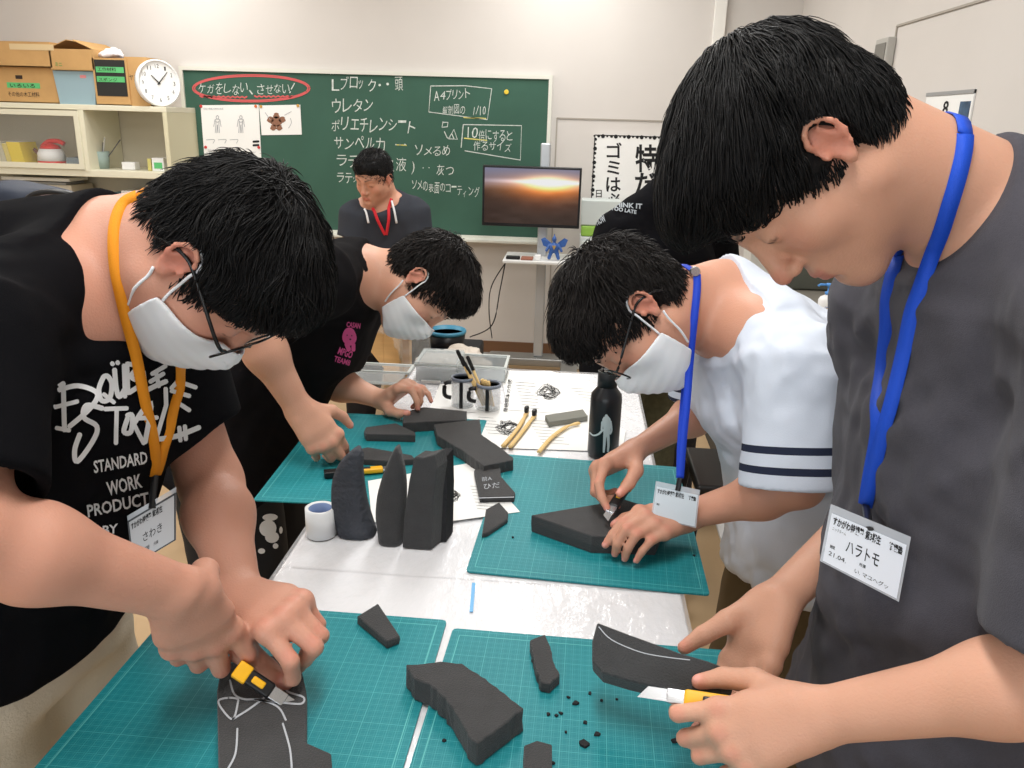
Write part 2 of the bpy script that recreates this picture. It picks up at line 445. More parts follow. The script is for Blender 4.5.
# calendar
q0 = XP(929, 93); q1 = XP(978, 84); q2 = XP(972, 135)
cal = empty('wall_calendar', A(XR-.006, (q0[1]+q1[1])/2, q2[2]), 'white wall calendar with a large 8 on the right wall, behind the bowed head', 'calendar')
bmobj('sheet', bx(XR-.006, XR-.001, q1[1], q0[1], q2[2]-.24, q0[2]), mat('paper_white', (236, 236, 234), .8), cal)
bmobj('top_bar', bx(XR-.009, XR-.001, q1[1], q0[1], q0[2]-.012, q0[2]), mat('binding_grey', (150, 150, 150), .5), cal)
INK = mat('ink_black', (30, 30, 32), .8); bm = Marks(); wC = q0[1]-q1[1]
bm.text('8', .42*wC, -.075, .54*wC, -.075, .045, .02, flip=1)
for r in range(4):
    for c in range(7):
        n = r*7+c-3
        if n > 0: bm.text(str(n), wC*(.06+c*.13), -.115-r*.045, wC*(.06+c*.13)+.018, -.115-r*.045, .022, flip=1)
bm.on_plane('printing', A(XR-.0068, q0[1], q0[2]), A(0, -1, 0), A(0, 0, 1), INK, cal)
bmobj('picture', bx(XR-.0075, XR-.006, q1[1]+.03*wC, q1[1]+.23*wC, q0[2]-.10, q0[2]-.035), mat('calendar_photo', (60, 84, 110), .6, var=.5, vscale=30), cal)

# ---------------------------------------------------------------- chalkboard
k0, k1, k2 = YP(181, 66), YP(553, 76), YP(545, 241)
bx0, bx1, bz1, bz0 = k0[0], k1[0], (k0[2]+k1[2])/2, k2[2]
cb = empty('chalkboard', ((bx0+bx1)/2, YW, bz0), 'green chalkboard with white chalk notes in a pale frame', 'chalkboard')
fb = .022; yb = YW-.025
BY = yb-.0005
green = mat('board_green', (56, 91, 77), .7, .35, var=.10, vscale=3)
bmobj('writing_surface', bx(bx0+fb, bx1-fb, yb, YW-.001, bz0+fb, bz1-fb), green, cb)
bm = bmesh.new(); alu = mat('board_frame', (216, 216, 206), .5)
bx(bx0, bx1, yb-.012, YW, bz1-fb, bz1, bm); bx(bx0, bx1, yb-.012, YW, bz0, bz0+fb, bm); bx(bx0, bx0+fb, yb-.012, YW, bz0+fb, bz1-fb, bm); bx(bx1-fb, bx1, yb-.012, YW, bz0+fb, bz1-fb, bm)
bmobj('frame', bm, alu, cb)
bmobj('chalk_tray', bx(bx0, bx1-.02, yb-.075, yb-.012, bz0-.012, bz0+.006), alu, cb, bevel=.003)
def bpx(px, py, off=.0015): return YP(px, py, BY-off)
CH = mat('chalk_white', (206, 214, 208), .95, .1, var=.2, vscale=60); CR = mat('chalk_red', (205, 98, 98), .95, .1); CY_ = mat('chalk_yellow', (214, 206, 120), .95, .1)
def zz(*pts): return [(320+x*.27344, 60+y*.27344) for x, y in pts]
m = Marks()
def hw(t, x0, y0, x1, y1, h, seed=1, b=-.004):
    """hand lettering: every character gets its own size, tilt and drop"""
    rng = random.Random(seed); n = len(t)
    for i, c in enumerate(t):
        if c == ' ': continue
        u0 = (i+.06)/n; u1 = (i+.92)/n; s = rng.uniform(.8, 1.1); dy = rng.uniform(-.12, .12)*h; k = rng.uniform(-.08, .08)*h
        small = .55 if c in 'ッャュョィ・、' else 1
        xa = x0+(x1-x0)*u0; xb = xa+(x1-x0)*(u1-u0)*small; ya = y0+(y1-y0)*u0+dy
        gv, _ = text_mesh(c, b, 0)
        if len(gv):
            nw = (gv[:, 0].max()-gv[:, 0].min())/max(gv[:, 1].max(), .3)*h*s*small
            if nw < (xb-xa)*.75: xm = (xa+xb)/2; xa, xb = xm-nw/2, xm+nw/2
        m.text(c, xa, ya, xb, ya+k*.3, h*s*small, b, rng.uniform(-.1, .2))
def hz(t, a, b, h, seed): (x0, y0), (x1, y1) = zz(a, b); hw(t, x0, y0, x1, y1, h*.27344, seed)
hz('Lブロック・・頭', (40, 108), (306, 108), 50, 1); hz('ウレタン', (42, 187), (196, 187), 46, 2)
hz('ポリエチレンシート', (40, 258), (352, 264), 46, 3); hz('サンペルカ', (50, 326), (240, 330), 46, 4); hz('・・・', (272, 318), (322, 320), 24, 5); hz('ソメるめ', (345, 344), (478, 350), 36, 6)
hz('ラテックス液)', (58, 388), (362, 414), 42, 7); hz('・・', (372, 400), (412, 404), 20, 8); hz('灰つ', (424, 420), (492, 422), 38, 9)
hz('ラテッ', (60, 446), (150, 446), 34, 10); hz('ソメの表面のコーティング', (334, 470), (584, 502), 34, 11)
hz('A4プリント', (416, 148), (550, 136), 38, 12); hz('解剖図の', (446, 196), (532, 198), 32, 13); hz('1/10', (556, 200), (606, 202), 36, 14)
hz('10倍にすると', (528, 288), (706, 298), 36, 15); hz('作るサイズ', (560, 328), (702, 332), 34, 16); hz('・・・・', (36, 56), (72, 56), 14, 17)
for s in ([(405, 95), (398, 190), (612, 218), (628, 105), (530, 94), (405, 95)], [(525, 236), (737, 240), (733, 366), (530, 332)], [(524, 236), (516, 320)],
          [(450, 226), (446, 246), (466, 244), (468, 228), (452, 228)], [(455, 262), (466, 286), (476, 282)], [(470, 288), (490, 254), (502, 290), (470, 288)], [(482, 270), (490, 288)]):
    m.stroke(zz(*s), .45, sm=False)
def z2(*pts): return [(170+x/3.84, 50+y/3.84) for x, y in pts]
(x0, y0), (x1, y1) = z2((108, 168), (462, 164)); hw('ケガをしない、させない', x0, y0, x1, y1, 10, 30, -.008)
m.stroke(z2((478, 128), (466, 150)), .5); m.stroke(z2((462, 160), (460, 164)), .6)
m.px_on('chalk_writing', bpx, CH, cb)
r_ = Marks()
for q, e in ((0, 0), (7, .3)):
    r_.stroke([z2((312+(225-q)*math.cos(t+e), 147+(52-q*.8)*math.sin(t+e)))[0] for t in np.linspace(0, 6.2, 40)], .65, sm=False)
r_.stroke([z2((115+i*9, 176+5*(i % 2)+i*.15))[0] for i in range(21)], .8, sm=False); r_.stroke([z2((325+i*9, 176+5*(i % 2)))[0] for i in range(17)], .8, sm=False)
r_.px_on('red_chalk_ring', bpx, CR, cb)
y_ = Marks(); y_.stroke(zz((526, 210), (606, 214)), .6, sm=False); y_.stroke(zz((528, 286), (610, 294)), .6, sm=False); y_.stroke(zz((280, 310), (316, 312)), .5, sm=False)
y_.px_on('yellow_chalk_lines', bpx, CY_, cb)
def magnet(px, py, r, col, nm, lab):
    c = YP(px, py, BY); bm = bmesh.new(); lathe(bm, [(r, 0), (r, .004), (r*.8, .006)], c-A(0, .0025, 0), 14, (0, -1, 0)); tag(bmobj('magnet', bm, mat(nm, col, .4)), lab, 'magnet', 'magnets on the chalkboard')
magnet(506.5, 92, .014, (226, 196, 60), 'yellow_plastic', 'yellow round magnet alone on the right of the chalkboard')
# sheets pinned to the board
PW = MATS['paper_white']; PEN = mat('pencil_grey', (158, 160, 166), .9); BROWN = mat('print_brown', (140, 100, 80), .8)
def sheet_on_board(corn, lab, draw, nm='poster'):
    w = [YP(x, y, BY-.003) for x, y in corn]; bm = bmesh.new(); prism(bm, w, (0, .0015, 0)); o = tag(bmobj(nm, bm, PW), lab, 'poster'); draw(o); return o
def body_sketch(m, cx, cy, s, w=.28):
    for pts in ([(0, -10), (2, -8), (1.5, -5), (0, -4), (-1.5, -5), (-2, -8), (0, -10)], [(0, -4), (-4, -3), (-5, 3), (-6, 8)], [(0, -4), (4, -3), (5, 3), (6, 8)],
                [(-3, -2), (-2.4, 4), (-3, 12), (-3.4, 18)], [(3, -2), (2.4, 4), (3, 12), (3.4, 18)], [(0, 5), (-.6, 12), (-1, 18)], [(0, 5), (.6, 12), (1, 18)], [(-2.5, 0), (0, 1), (2.5, 0)]):
        m.stroke([(cx+x*s, cy+y*s) for x, y in pts], w)
def dr1(o):
    m = Marks()
    for cx, cy in z2((182, 275), (272, 275)): body_sketch(m, cx, cy, .62)
    m.text('全身の骨格と筋肉の名前', *z2((128, 229), (205, 229))[0], *z2((128, 229), (205, 229))[1], 1.9)
    for i in range(3): m.stroke(z2((140+i*45, 345), (170+i*45, 344), (165+i*45, 358)), .25)
    for i in range(4): m.stroke(z2((150, 394+i*9), (330-i*20, 392+i*9)), .2, sm=False)
    m.text('筋肉の動きについて', *z2((145, 388), (200, 388))[0], *z2((145, 388), (200, 388))[1], 1.8)
    m.px_on('drawing', lambda x, y: YP(x, y, BY-.0045), PEN, o)
    m = Marks(); 
    for i in range(2): m.stroke(z2((320, 352+i*14), (340, 351+i*14)), 1.1, sm=False)
    m.px_on('stamp', lambda x, y: YP(x, y, BY-.0045), INK, o)
sheet_on_board(z2((117, 212), (340, 210), (356, 520), (140, 520)), 'large white anatomy worksheet pinned left on the chalkboard', dr1)
def dr2(o):
    m = Marks()
    for dx, dy, r in ((0, 0, 5.2), (-6, -2, 3.2), (6, -2, 3.2), (-3, 6, 3), (3, 6, 3), (0, -6, 3)):
        c = z2((408, 275))[0]; m.put([(c[0]+dx+r*math.cos(t)*(1+.2*math.sin(5*t)), c[1]+dy+r*math.sin(t)) for t in np.linspace(0, 5.9, 16)], [tuple(range(16))])
    m.px_on('drawing', lambda x, y: YP(x, y, BY-.0045), BROWN, o)
    m = Marks(); m.stroke(z2((440, 250), (466, 236)), .25); m.stroke(z2((455, 300), (466, 280), (462, 262)), .25); m.stroke(z2((365, 240), (385, 268)), .25)
    m.px_on('lines', lambda x, y: YP(x, y, BY-.0047), PEN, o)
sheet_on_board(z2((342, 213), (500, 210), (506, 325), (352, 327)), 'small white sheet with a brown painted creature on the chalkboard', dr2)
for px, py, cn, cc in ((120, 216, 'red', (200, 60, 60)), (330, 216, 'orange', (215, 110, 60)), (138, 373, 'red', (200, 60, 60)), (342, 374, 'red', (200, 60, 60)), (350, 217, 'ochre', (200, 150, 70)), (492, 214, 'ochre', (200, 150, 70))):
    (x, y), = z2((px, py)); magnet(x, y, .009, cc, 'magnet_'+cn, {120: 'red round magnet at the upper left corner of the anatomy worksheet', 330: 'orange round magnet at the upper right corner of the anatomy worksheet', 138: 'red round magnet low on the left of the anatomy worksheet', 342: 'red round magnet low on the right of the anatomy worksheet', 350: 'ochre magnet at the upper left corner of the creature sheet', 492: 'ochre magnet at the upper right corner of the creature sheet'}[px])

# ---------------------------------------------------------------- brush-lettered sign leaning on the wall
yq = YW-.03
def z4(*pts): return [(540+x/3.84, 60+y/3.84) for x, y in pts]
s0, s1 = YP(594.5, 134.5, yq), YP(594, 252, yq); sx1 = s0[0]+.66
sg = empty('sign_board', (s0[0]+.33, yq, s1[2]), 'white sign with black brush lettering and a dotted black edge on the back wall', 'sign')
bmobj('panel', bx(s0[0], sx1, yq, yq+.02, s1[2], s0[2]), PW, sg)
m = Marks(); t_ = lambda ch, x, y, w, h, b=.018: m.text(ch, *z4((x-w/2, y+h/2))[0], *z4((x+w/2, y+h/2))[0], h/3.84, b)
t_('ゴ', 285, 345, 58, 56); t_('ミ', 282, 412, 50, 50); t_('は', 282, 476, 56, 52); t_('必', 284, 535, 56, 48); t_('特', 408, 372, 84, 96, .022); t_('だ', 405, 470, 80, 76, .024); t_('け', 405, 560, 80, 70, .024); t_('日', 226, 512, 22, 26, .01)
m.px_on('lettering', lambda x, y: YP(x, y, yq-.001), INK, sg)
bm = bmesh.new(); n_ = 26
for i in range(n_):
    for (xa, za) in ((s0[0]+.008, s1[2]+(s0[2]-s1[2])*i/n_), (sx1-.008, s1[2]+(s0[2]-s1[2])*i/n_), (s0[0]+.66*i/n_, s0[2]-.008)):
        rr = .006+.006*((i*7) % 3)/2; lathe(bm, [(rr, 0), (rr, .002)], (xa, yq, za), 8, (0, -1, 0))
bx(s0[0], s0[0]+.006, yq-.001, yq, s1[2], s0[2], bm); bx(s0[0], sx1, yq-.001, yq, s0[2]-.006, s0[2], bm)
bmobj('dotted_edge', bm, INK, sg)

# ---------------------------------------------------------------- shelf cabinet
CF = 4.80; CT = YP(100, 105, CF)[2]; cR = YP(166, 108, CF)[0]; cL = cR-1.55
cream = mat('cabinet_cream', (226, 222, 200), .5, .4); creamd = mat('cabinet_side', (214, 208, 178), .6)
cab = empty('shelf_cabinet', ((cL+cR)/2, (CF+YW)/2, 0), 'cream steel shelf cabinet left of the chalkboard, boxes on top', 'cabinet')
zs = [YP(100, 172, CF)[2], YP(60, 255, CF)[2], .45, .06]
bm = bmesh.new(); bx(cL, cR, CF, YW-.003, CT-.03, CT, bm)
for z in zs: bx(cL, cR-.025, CF+.004, YW-.003, z-.03, z+.01, bm)
bmobj('shelves', bm, cream, cab, bevel=.003)
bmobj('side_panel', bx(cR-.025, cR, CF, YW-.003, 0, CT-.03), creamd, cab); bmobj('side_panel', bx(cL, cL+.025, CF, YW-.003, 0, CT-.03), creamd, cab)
bmobj('back_panel', bx(cL, cR, YW-.012, YW-.002, 0, CT-.03), mat('cabinet_back', (206, 198, 178), .7), cab)
xm = YP(84, 140, CF)[0]
bmobj('divider', bx(xm-.02, xm+.015, CF, YW-.02, zs[0], CT-.03), cream, cab)
bmobj('lower_front', bx(cL+.025, cR-.025, CF+.002, CF+.02, .06, .45), cream, cab)
zt, zb = CT-.035, zs[0]+.012
bm = bmesh.new(); dx0, dx1 = cL+.4, xm-.01
bx(dx0, dx1, CF-.012, CF-.002, zt-.03, zt, bm); bx(dx0, dx1, CF-.012, CF-.002, zb, zb+.03, bm); bx(dx1-.03, dx1, CF-.012, CF-.002, zb+.03, zt-.03, bm); bx(dx0, dx0+.03, CF-.012, CF-.002, zb+.03, zt-.03, bm)
dr = bmobj('door', bm, cream, cab)
GL = mat('clear_glass', (235, 240, 240), .03, .5, alpha=.04)
bmobj('door_glass', bx(dx0+.03, dx1-.03, CF-.008, CF-.005, zb+.03, zt-.03), GL, dr)

card = mat('cardboard', (196, 156, 104), .85, .2, var=.05, vscale=14); cardd = mat('cardboard_inside', (160, 122, 80), .9)
GT = mat('green_tape', (96, 190, 120), .6); MK = mat('marker_black', (50, 44, 40), .8)
def carton(px0, px1, pyt, pyb, y, d, lab, z=None, flaps=0, m_=card, nm='cardboard_box', taper=0):
    a = YP(px0, pyb, y); b = YP(px1, pyt, y); z0 = a[2] if z is None else z; z1 = YP((px0+px1)/2, pyt, y)[2]
    t = empty(nm, ((a[0]+b[0])/2, y+d/2, z0), lab, 'box', None); x0, x1 = a[0], b[0]; w = .006
    bm = bmesh.new()
    for q in ((x0, x1, y, y+w), (x0, x1, y+d-w, y+d), (x0, x0+w, y+w, y+d-w), (x1-w, x1, y+w, y+d-w)): bx(*q, z0, z1, bm)
    bx(x0, x1, y, y+d, z0, z0+w, bm)
    if taper:
        for v in bm.verts:
            k = (v.co.z-z0)/(z1-z0); v.co.x = (x0+x1)/2+(v.co.x-(x0+x1)/2)*(1-taper*(1-k))
    bmobj('body', bm, m_, t)
    if flaps == 1:
        bm = bmesh.new(); bx(x0, x1, y+.0, y+d, z1+.0005, z1+.005, bm); bmobj('lid', bm, m_, t)
    if flaps == 2:
        for s in (-1, 1):
            bm = bmesh.new(); e = x0 if s < 0 else x1; c = (x0+x1)/2
            prism(bm, [A(e, y, z1), A(e, y, z1+.004), A(c+s*.02, y, z1+.05), A(c+s*.02, y, z1+.046)], (0, d, 0)); bmobj('flap', bm, m_, t)
    return t, x0, x1, z0, z1
t, x0, x1, z0, z1 = carton(-30, 55, 68, 105, CF+.05, .36, 'large cardboard box with green tape and a handle hole, on the cabinet', z=CT, flaps=1)
m = Marks(); m.put([(0, .0), (.2, .0), (.2, .03), (0, .03)], [(0, 1, 2, 3)]); gx = YP(7, 85, CF+.05)
m.on_plane('green_tape', A(gx[0], CF+.049, gx[2]-.015), A(1, 0, 0), A(0, 0, 1), GT, t)
m = Marks(); m.text('いろいろ', 0, .004, .15, .004, .02, .01, flip=1); m.text('その他の木工材料', -.02, -.045, .17, -.045, .026, .0, flip=1)
m.on_plane('writing', A(gx[0]+.02, CF+.0475, gx[2]-.015), A(1, 0, 0), A(0, 0, 1), MK, t)
bmobj('handle_hole', bx(gx[0]+.06, gx[0]+.10, CF+.047, CF+.05, gx[2]+.035, gx[2]+.055), mat('dark_hole', (60, 50, 44), .9), t)
zb_ = z1+.006
t, x0, x1, z0, z1 = carton(-30, 49, 42, 66, CF+.02, .36, 'long flat cardboard box lying on the large taped box', z=zb_, flaps=1)
bmobj('paper_band', bx(YP(10, 50, CF+.02)[0], YP(54, 50, CF+.02)[0], CF+.0185, CF+.0195, YP(30, 50, CF+.02)[2], YP(30, 44, CF+.02)[2]), mat('pale_card', (214, 190, 148), .8), t)
t, xb0, xb1, z0, zbl = carton(57, 95, 71, 105, CF+.04, .30, 'pale blue plastic tub under the small open carton', z=CT, m_=mat('pale_blue_plastic', (150, 176, 186), .5), nm='plastic_tub', taper=.16)
bmobj('price_sticker', bx(YP(80, 76, CF+.04)[0], YP(86, 76, CF+.04)[0], CF+.0385, CF+.0398, YP(80, 78, CF+.04)[2], YP(80, 75, CF+.04)[2]), mat('pink_paper', (220, 140, 140), .7), t)
t, x0, x1, z0, z1 = carton(51, 92, 49, 69, CF+.02, .34, 'small open carton with raised flaps on the blue tub', z=zbl+.003, flaps=2)
m = Marks(); m.text('ミニ', 0, 0, .04, 0, .02, .02, flip=1); m.on_plane('writing', A(x0+.03, CF+.018, z0+.02), A(1, 0, 0), A(0, 0, 1), mat('print_green', (80, 150, 80), .8), t)
t, x0, x1, z0, z1 = carton(97, 126, 58, 105, CF+.02, .20, 'upright carton with a black panel and two green labels', z=CT)
bmobj('black_panel', bx(x0+.012, x1-.012, CF+.0185, CF+.0198, z0+.05, z1-.01), mat('print_black', (44, 44, 42), .7), t)
for k in (.55, .75):
    zc = z0+(z1-z0)*k; bmobj('green_label', bx(x0+.02, x1-.02, CF+.0165, CF+.0183, zc-.014, zc+.016), GT, t)
m = Marks(); m.text('工作材料', 0, 0, .11, 0, .018, .01, flip=1); m.text('スポンジ', 0, -.055, .11, -.055, .018, .01, flip=1); m.on_plane('writing', A(x0+.03, CF+.0155, z0+(z1-z0)*.73), A(1, 0, 0), A(0, 0, 1), MK, t)
t2, x0, x1, z0, z1 = carton(129, 146, 57, 105, CF+.03, .18, 'narrow plain carton beside the clock', z=CT, flaps=0)
m = Marks(); m.text('ヤスリ', 0, 0, .07, 0, .03, .0, flip=1); m.on_plane('writing', A(x0+.02, CF+.028, z0+.14), A(1, 0, 0), A(0, 0, 1), MK, t2)
# crumpled white bag on the upright carton
S = Sdf(); c = YP(111, 55, CF+.08); c[2] = YP(111, 58, CF+.02)[2]+.02
S.add(ell(c, (.07, .06, .022)), 0); S.add(ell(c+A(.02, 0, .012), (.035, .04, .022)), .02); S.disp = lambda p: .009*vnoise(p*45)+.004*vnoise(p*110); S.damp = .012
o, _, _ = sdf_obj('plastic_bag', S, .005, mat('white_bag', (238, 234, 238), .35, .5)); tag(o, 'crumpled white plastic bag on the upright carton', 'plastic bag')
# clock standing on the cabinet
cc = YP(159, 83, CF+.06); rC = cc[2]-CT-.001; nC = nrm(A(.78, -.62, .06)); 
ck = empty('wall_clock', A(cc[0], cc[1], CT), 'round white clock standing on the cabinet beside the chalkboard', 'clock')
wp = mat('white_plastic', (236, 236, 236), .4); bm = bmesh.new()
lathe(bm, [(rC*.9, -.035), (rC*.985, -.03), (rC, -.012), (rC*.99, .004), (rC*.93, .008), (rC*.90, .0), (rC*.89, -.004)], cc, 48, nC); bmobj('rim', bm, wp, ck, True)
bm = bmesh.new(); lathe(bm, [(rC*.9, -.01), (rC*.9, -.003)], cc, 48, nC); bmobj('dial', bm, mat('dial_white', (242, 242, 240), .6), ck)
aC = nrm(np.cross(A(0, 0, 1), nC)); bC = np.cross(nC, aC); m = Marks()
for i in range(12):
    t = math.pi*i/6; rr = rC*.72; s_ = str(12 if i == 0 else i); x, y = rr*math.sin(t), rr*math.cos(t); hgt = rC*.17; w_ = hgt*.5*len(s_)
    m.text(s_, x-w_/2, y-hgt/2, x+w_/2, y-hgt/2, hgt, 0, flip=1)
m.on_plane('numerals', cc-nC*.0022, aC, bC, mat('clock_ink', (70, 70, 74), .7), ck)
def hand(t, L, w): 
    d = aC*math.sin(t)+bC*math.cos(t); s = np.cross(nC, d); bm = bmesh.new(); prism(bm, [cc-d*L*.15-s*w, cc-d*L*.15+s*w, cc+d*L+s*w*.5, cc+d*L-s*w*.5], nC*.001); bmobj('hand', bm, INK, ck)
hand(math.radians(315), rC*.45, .004); hand(math.radians(42), rC*.66, .003)
# things in the cabinet
def simple(nm, bm, m_, lab, cat, group=None, **k): return tag(bmobj(nm, bm, m_, **k), lab, cat, group)
zS = zs[0]+.011; bks = [((214, 206, 180), 'cream', -2, 3), ((198, 192, 170), 'grey-beige', 3, 8), ((214, 196, 120), 'pale yellow', 8, 13), ((226, 200, 70), 'bright yellow', 13, 26)]
for i, (cl_, nm, p0, p1) in enumerate(bks):
    a = YP(p0, 163, CF+.08)[0]; b = YP(p1, 163, CF+.08)[0]; hgt = .13+.01*(i % 2); r = empty('book', ((a+b)/2, CF+.15, zS), nm+' book leaning in the cabinet, behind the glass', 'book', 'books in the cabinet')
    bm = bx(a, b-.002, CF+.08, CF+.24, zS, zS+hgt)
    for v in bm.verts: v.co.x -= (v.co.z-zS)*.18
    bmobj('cover', bm, mat('book_'+nm, cl_, .7), r)
    bm = bx(a+.003, b-.005, CF+.083, CF+.238, zS+hgt, zS+hgt+.001)
    for v in bm.verts: v.co.x -= hgt*.18
    bmobj('pages', bm, PW, r)
kt = empty('electric_kettle', YP(51, 163, CF+.15), 'red and white round kettle behind the cabinet glass', 'kettle'); c = YP(51, 152, CF+.15); kz = zS
bm = bmesh.new(); lathe(bm, [(.055, 0), (.075, .01), (.078, .035)], A(c[0], c[1], kz), 24); bmobj('base', bm, mat('gloss_red', (214, 50, 44), .35), kt, True)
bm = bmesh.new(); lathe(bm, [(.078, .035), (.074, .08), (.060, .105)], A(c[0], c[1], kz), 24); bmobj('body', bm, wp, kt, True)
bm = bmesh.new(); lathe(bm, [(.060, .105), (.05, .122), (.02, .135), (.004, .14)], A(c[0], c[1], kz), 24); bmobj('lid', bm, MATS['gloss_red'], kt, True)
bm = bmesh.new(); tube(bm, smoothline([A(c[0]-.05, c[1], kz+.115), A(c[0]-.01, c[1], kz+.145), A(c[0]+.05, c[1], kz+.15), A(c[0]+.09, c[1], kz+.135)], 4), .014, 8); bmobj('handle', bm, MATS['gloss_red'], kt, True)
bm = bmesh.new(); tube(bm, [A(c[0]-.06, c[1], kz+.06), A(c[0]-.105, c[1], kz+.10)], [.016, .01], 8); bmobj('spout', bm, mat('brown_plastic', (120, 80, 64), .5), kt, True)
simple('storage_tray', bx(YP(66, 162, CF+.1)[0], YP(81, 162, CF+.1)[0], CF+.1, CF+.26, zS, zS+.06), mat('grey_blue_plastic', (124, 136, 142), .5), 'grey-blue tray beside the red kettle in the cabinet', 'tray', bevel=.006)
ct_ = YP(99, 168, CF+.1); tc = A(ct_[0], CF+.14, zs[0]+.011); bk = empty('brush_pot', tc, 'grey-green pot of brushes and tools in the cabinet', 'pot')
bm = bmesh.new(); lathe(bm, [(.038, 0), (.048, .10), (.045, .10), (.036, .01)], tc, 20); bmobj('pot', bm, mat('sage_plastic', (150, 168, 162), .5), bk, True)
for i, (dx, dy, L) in enumerate(((.13, 0, .17), (-.02, .01, .19), (-.05, -.01, .16), (.01, .02, .15), (.04, -.01, .18), (-.03, .03, .17))):
    bm = bmesh.new(); tube(bm, [tc+A(0, 0, .02), tc+A(dx, dy, L)], .003+.001*(i % 3), 6); bmobj('tool', bm, mat('tool_%d' % (i % 3), ((90, 90, 92), (190, 190, 186), (150, 110, 80))[i % 3], .5), bk)
simple('small_box', bx(YP(122, 168, CF+.1)[0], YP(135, 168, CF+.1)[0], CF+.1, CF+.16, zs[0]+.011, zs[0]+.055), wp, 'small white box in the middle of the cabinet shelf', 'box', bevel=.003)
o = simple('small_box', bx(YP(152.5, 168, CF+.08)[0], YP(164, 168, CF+.08)[0], CF+.08, CF+.15, zs[0]+.011, zs[0]+.085), wp, 'white box with a green label at the right end of the cabinet shelf', 'box')
a_ = YP(154.5, 168, CF+.08)[0]; b_ = YP(162.5, 168, CF+.08)[0]; bmobj('label', bx(a_, b_, CF+.078, CF+.0795, zs[0]+.025, zs[0]+.06), GT, o)
simple('tape_dispenser', bx(YP(148, 168, CF+.08)[0], YP(151.5, 168, CF+.08)[0], CF+.08, CF+.15, zs[0]+.011, zs[0]+.08), mat('yellow_box', (206, 196, 120), .6), 'thin yellow carton left of the green-labelled box', 'box')
zL = zs[1]+.011
for i, (p0, p1, hh, cl_, nm, lab) in enumerate(((2, 70, .02, (226, 226, 220), 'binder', 'white binder lying on top of the lower shelf pile'), (0, 66, .015, (150, 150, 148), 'folder', 'grey folder under the white binder'), (104, 128, .03, (120, 170, 190), 'folder', 'blue and white folder lying on the lower shelf'), (120, 146, .05, (232, 232, 230), 'paper_roll', 'white box of rolls on the lower shelf'))):
    zz_ = YP(40, 181, CF+.1)[2] if i < 2 else YP(40, 196, CF+.1)[2]
    z_ = zz_-(.0 if i == 0 else .02 if i == 1 else 0)
    simple(nm, bx(YP(p0, 185, CF+.1)[0], YP(p1, 185, CF+.1)[0], CF+.1, CF+.3, z_, z_+hh), mat('bind%d' % i, cl_, .6), lab, 'folder' if i < 3 else 'box', bevel=.004)
zz0 = YP(40, 181, CF+.1)[2]-.02; zz1 = YP(40, 196, CF+.1)[2]
simple('paper_pile', bx(YP(0, 185, CF+.1)[0], YP(72, 185, CF+.1)[0], CF+.09, CF+.32, zL, zz0), mat('pile_beige', (190, 182, 164), .8), 'tall beige pile of papers under the binders on the lower shelf', 'papers')
simple('paper_pile', bx(YP(100, 185, CF+.1)[0], YP(150, 185, CF+.1)[0], CF+.09, CF+.32, zL, zz1), MATS['pile_beige'], 'pile of papers under the blue folder on the lower shelf', 'papers')

# ---------------------------------------------------------------- television on its trolley
TY = 4.75; steel = mat('brushed_steel', (150, 150, 148), .4, metal=.6); blkp = mat('black_plastic', (26, 26, 28), .35)
v0, v1 = YP(483, 165, TY), YP(579, 229, TY); tvx0, tvx1, tvz1, tvz0 = v0[0], v1[0], (v0[2]+YP(579, 168, TY)[2])/2, (YP(484, 225, TY)[2]+v1[2])/2
st = empty('tv_trolley', A(YP(541, 360, TY)[0], TY+.1, 0), 'grey steel television trolley with a shelf and castors', 'television stand'); pxm = YP(541, 260, TY)[0]
bmobj('post', bx(pxm-.028, pxm+.028, TY+.06, TY+.12, .12, YP(541, 143, TY+.08)[2]), mat('post_silver', (188, 192, 196), .35, metal=.5), st, bevel=.008)
zsh = YP(540, 259, TY-.05)[2]; bmobj('shelf', bx(YP(503, 259, TY-.1)[0], YP(577, 259, TY-.1)[0], TY-.14, TY+.18, zsh-.018, zsh), mat('shelf_white', (222, 222, 220), .5), st, bevel=.004)
bm = bx(pxm-.30, pxm+.19, TY+.02, TY+.16, .07, .12); bmobj('crossbar', bm, steel, st, bevel=.01)
for s in (-.30, .19):
    bmobj('foot', bx(pxm+s-.05, pxm+s+.05, TY-.26, TY+.18, .065, .105), steel, st, bevel=.008)
    for yy in (-.22, .14):
        bm = bmesh.new(); lathe(bm, [(.032, -.014), (.032, .014)], A(pxm+s, TY+yy, .033), 16, (1, 0, 0)); bmobj('castor', bm, blkp, st)
tv = empty('television', A((tvx0+tvx1)/2, TY, tvz0), 'flat black television showing an orange sunset', 'television')
bmobj('casing', bx(tvx0, tvx1, TY-.01, TY+.045, tvz0, tvz1), blkp, tv, bevel=.004)
bmobj('bracket', bx(pxm-.07, pxm+.07, TY+.046, TY+.062, tvz0+.08, tvz1-.08), steel, st)
nx, nz = 60, 40; e = .012; vs, fs, col = [], [], []
